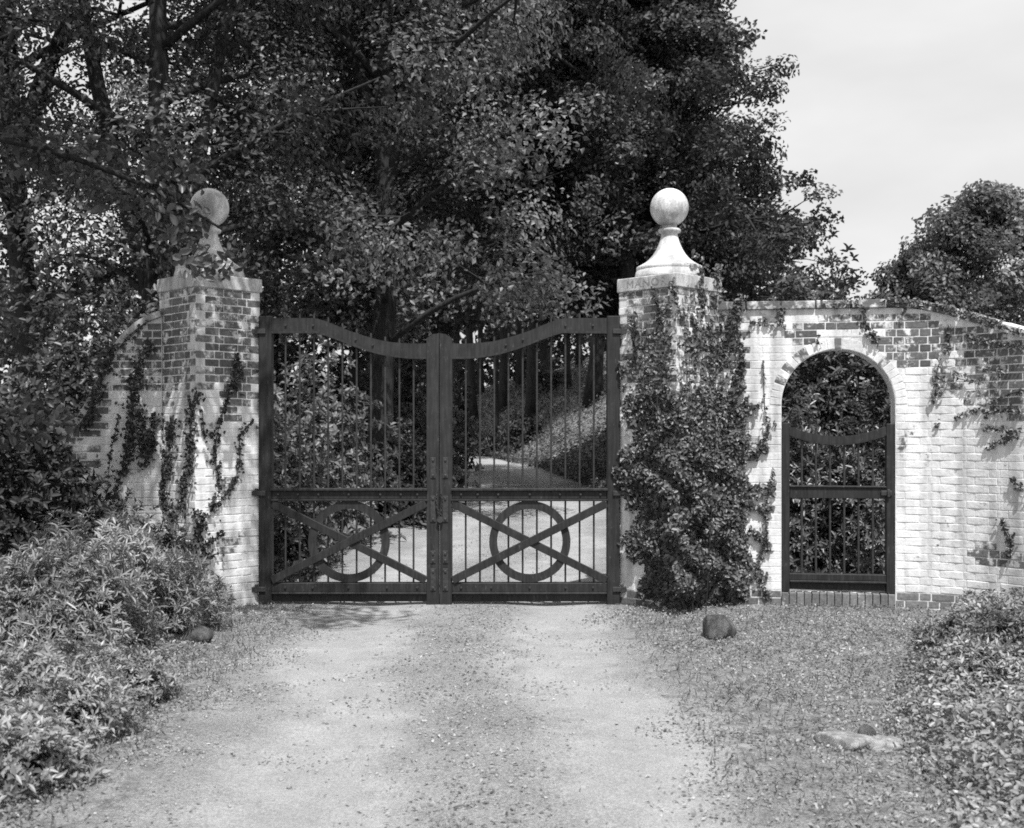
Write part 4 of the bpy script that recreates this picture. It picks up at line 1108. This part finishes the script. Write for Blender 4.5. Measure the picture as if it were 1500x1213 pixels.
tri = np.array([(0, 1, 4), (1, 2, 4), (2, 3, 4), (3, 0, 4), (1, 0, 5), (2, 1, 5), (3, 2, 5), (0, 3, 5)])
tagset(link('gravel', arr_mesh('gravel', V.reshape(-1, 3), (np.arange(n)[:, None, None] * 6 + tri[None]).reshape(-1, 3), M_GRAVEL)), kind='stuff')

# ------------------------------------------------------------------ loose stones
def stone(name, label, x, y, size, seed, mat, group=None, cuts=(), sub=3, rough=.07, sink=.62):
    import bmesh
    rng = np.random.default_rng(seed); bm = bmesh.new(); bmesh.ops.create_icosphere(bm, subdivisions=sub, radius=1)
    co = np.array([v.co[:] for v in bm.verts])
    for k in range(7):
        d = nrm(rng.normal(size=3)); co = co * (1 + rough * np.sin(co @ d * rng.uniform(1.5, 4.5) + rng.random() * 6))[:, None]
    for nx, off in cuts:
        nx = nrm(np.array(nx, float)); s = np.clip(co @ nx - off, 0, None); co = co - nx * (s * .95)[:, None]
    co = co * np.array(size)
    for v, c in zip(bm.verts, co): v.co = c
    me = bpy.data.meshes.new(name); bm.to_mesh(me); bm.free(); me.materials.append(mat)
    me.polygons.foreach_set('use_smooth', np.ones(len(me.polygons), bool))
    o = link(name, me); o.location = (x, y, float(zg(x, y)) + size[2] * sink)
    return tagset(o, label, 'stone', group)
x, y = gpt(1057, 938)
stone('boulder', 'rounded dark boulder on the verge at the foot of the vine covered pillar', x, y + .06, (.15, .13, .135), 7, M_ROCK, sink=.52, cuts=(((.8, -.25, .6), .62), ((-.25, -.9, .4), .6), ((-.1, -.1, 1), .8), ((.75, -.65, -.2), .66), ((-.95, -.25, .1), .74), ((0, 0, -1), .6), ((.35, -.6, -.7), .72)), rough=.03)
x, y = gpt(290, 941)
stone('boulder', 'small dark stone half under the shrub at the left edge of the drive', x, y, (.12, .1, .085), 9, M_ROCK, cuts=(((.6, -.6, .6), .7), ((0, 0, -1), .5)), rough=.04)
x, y = gpt(1236, 1087)
stone('broken_stone', 'longer pale broken stone set in the right verge, left of its neighbour', x, y + .03, (.15, .13, .055), 12, M_PALE, 'pale broken stones', cuts=(((.75, .65, 0), .5), ((-.5, .8, .2), .7), ((-.8, -.5, 0), .75), ((.1, .2, 1), .62)), sub=4, rough=.085, sink=.25)
x, y = gpt(1294, 1091)
stone('broken_stone', 'shorter pale broken stone in the right verge touching the ground cover', x, y, (.125, .11, .05), 13, M_PALE, 'pale broken stones', cuts=(((-.7, .7, 0), .55), ((.9, -.3, 0), .8), ((.5, .8, 0), .8), ((-.1, .2, 1), .62)), sub=4, rough=.085, sink=.25)
x, y = gpt(1268, 1080)  # dark lump added as the shade of the hollow between the pale stones
stone('boulder', 'small dark lump standing in for the shadowed gap between the two pale broken stones', x, y + .0, (.05, .04, .045), 15, M_ROCK, rough=.04)
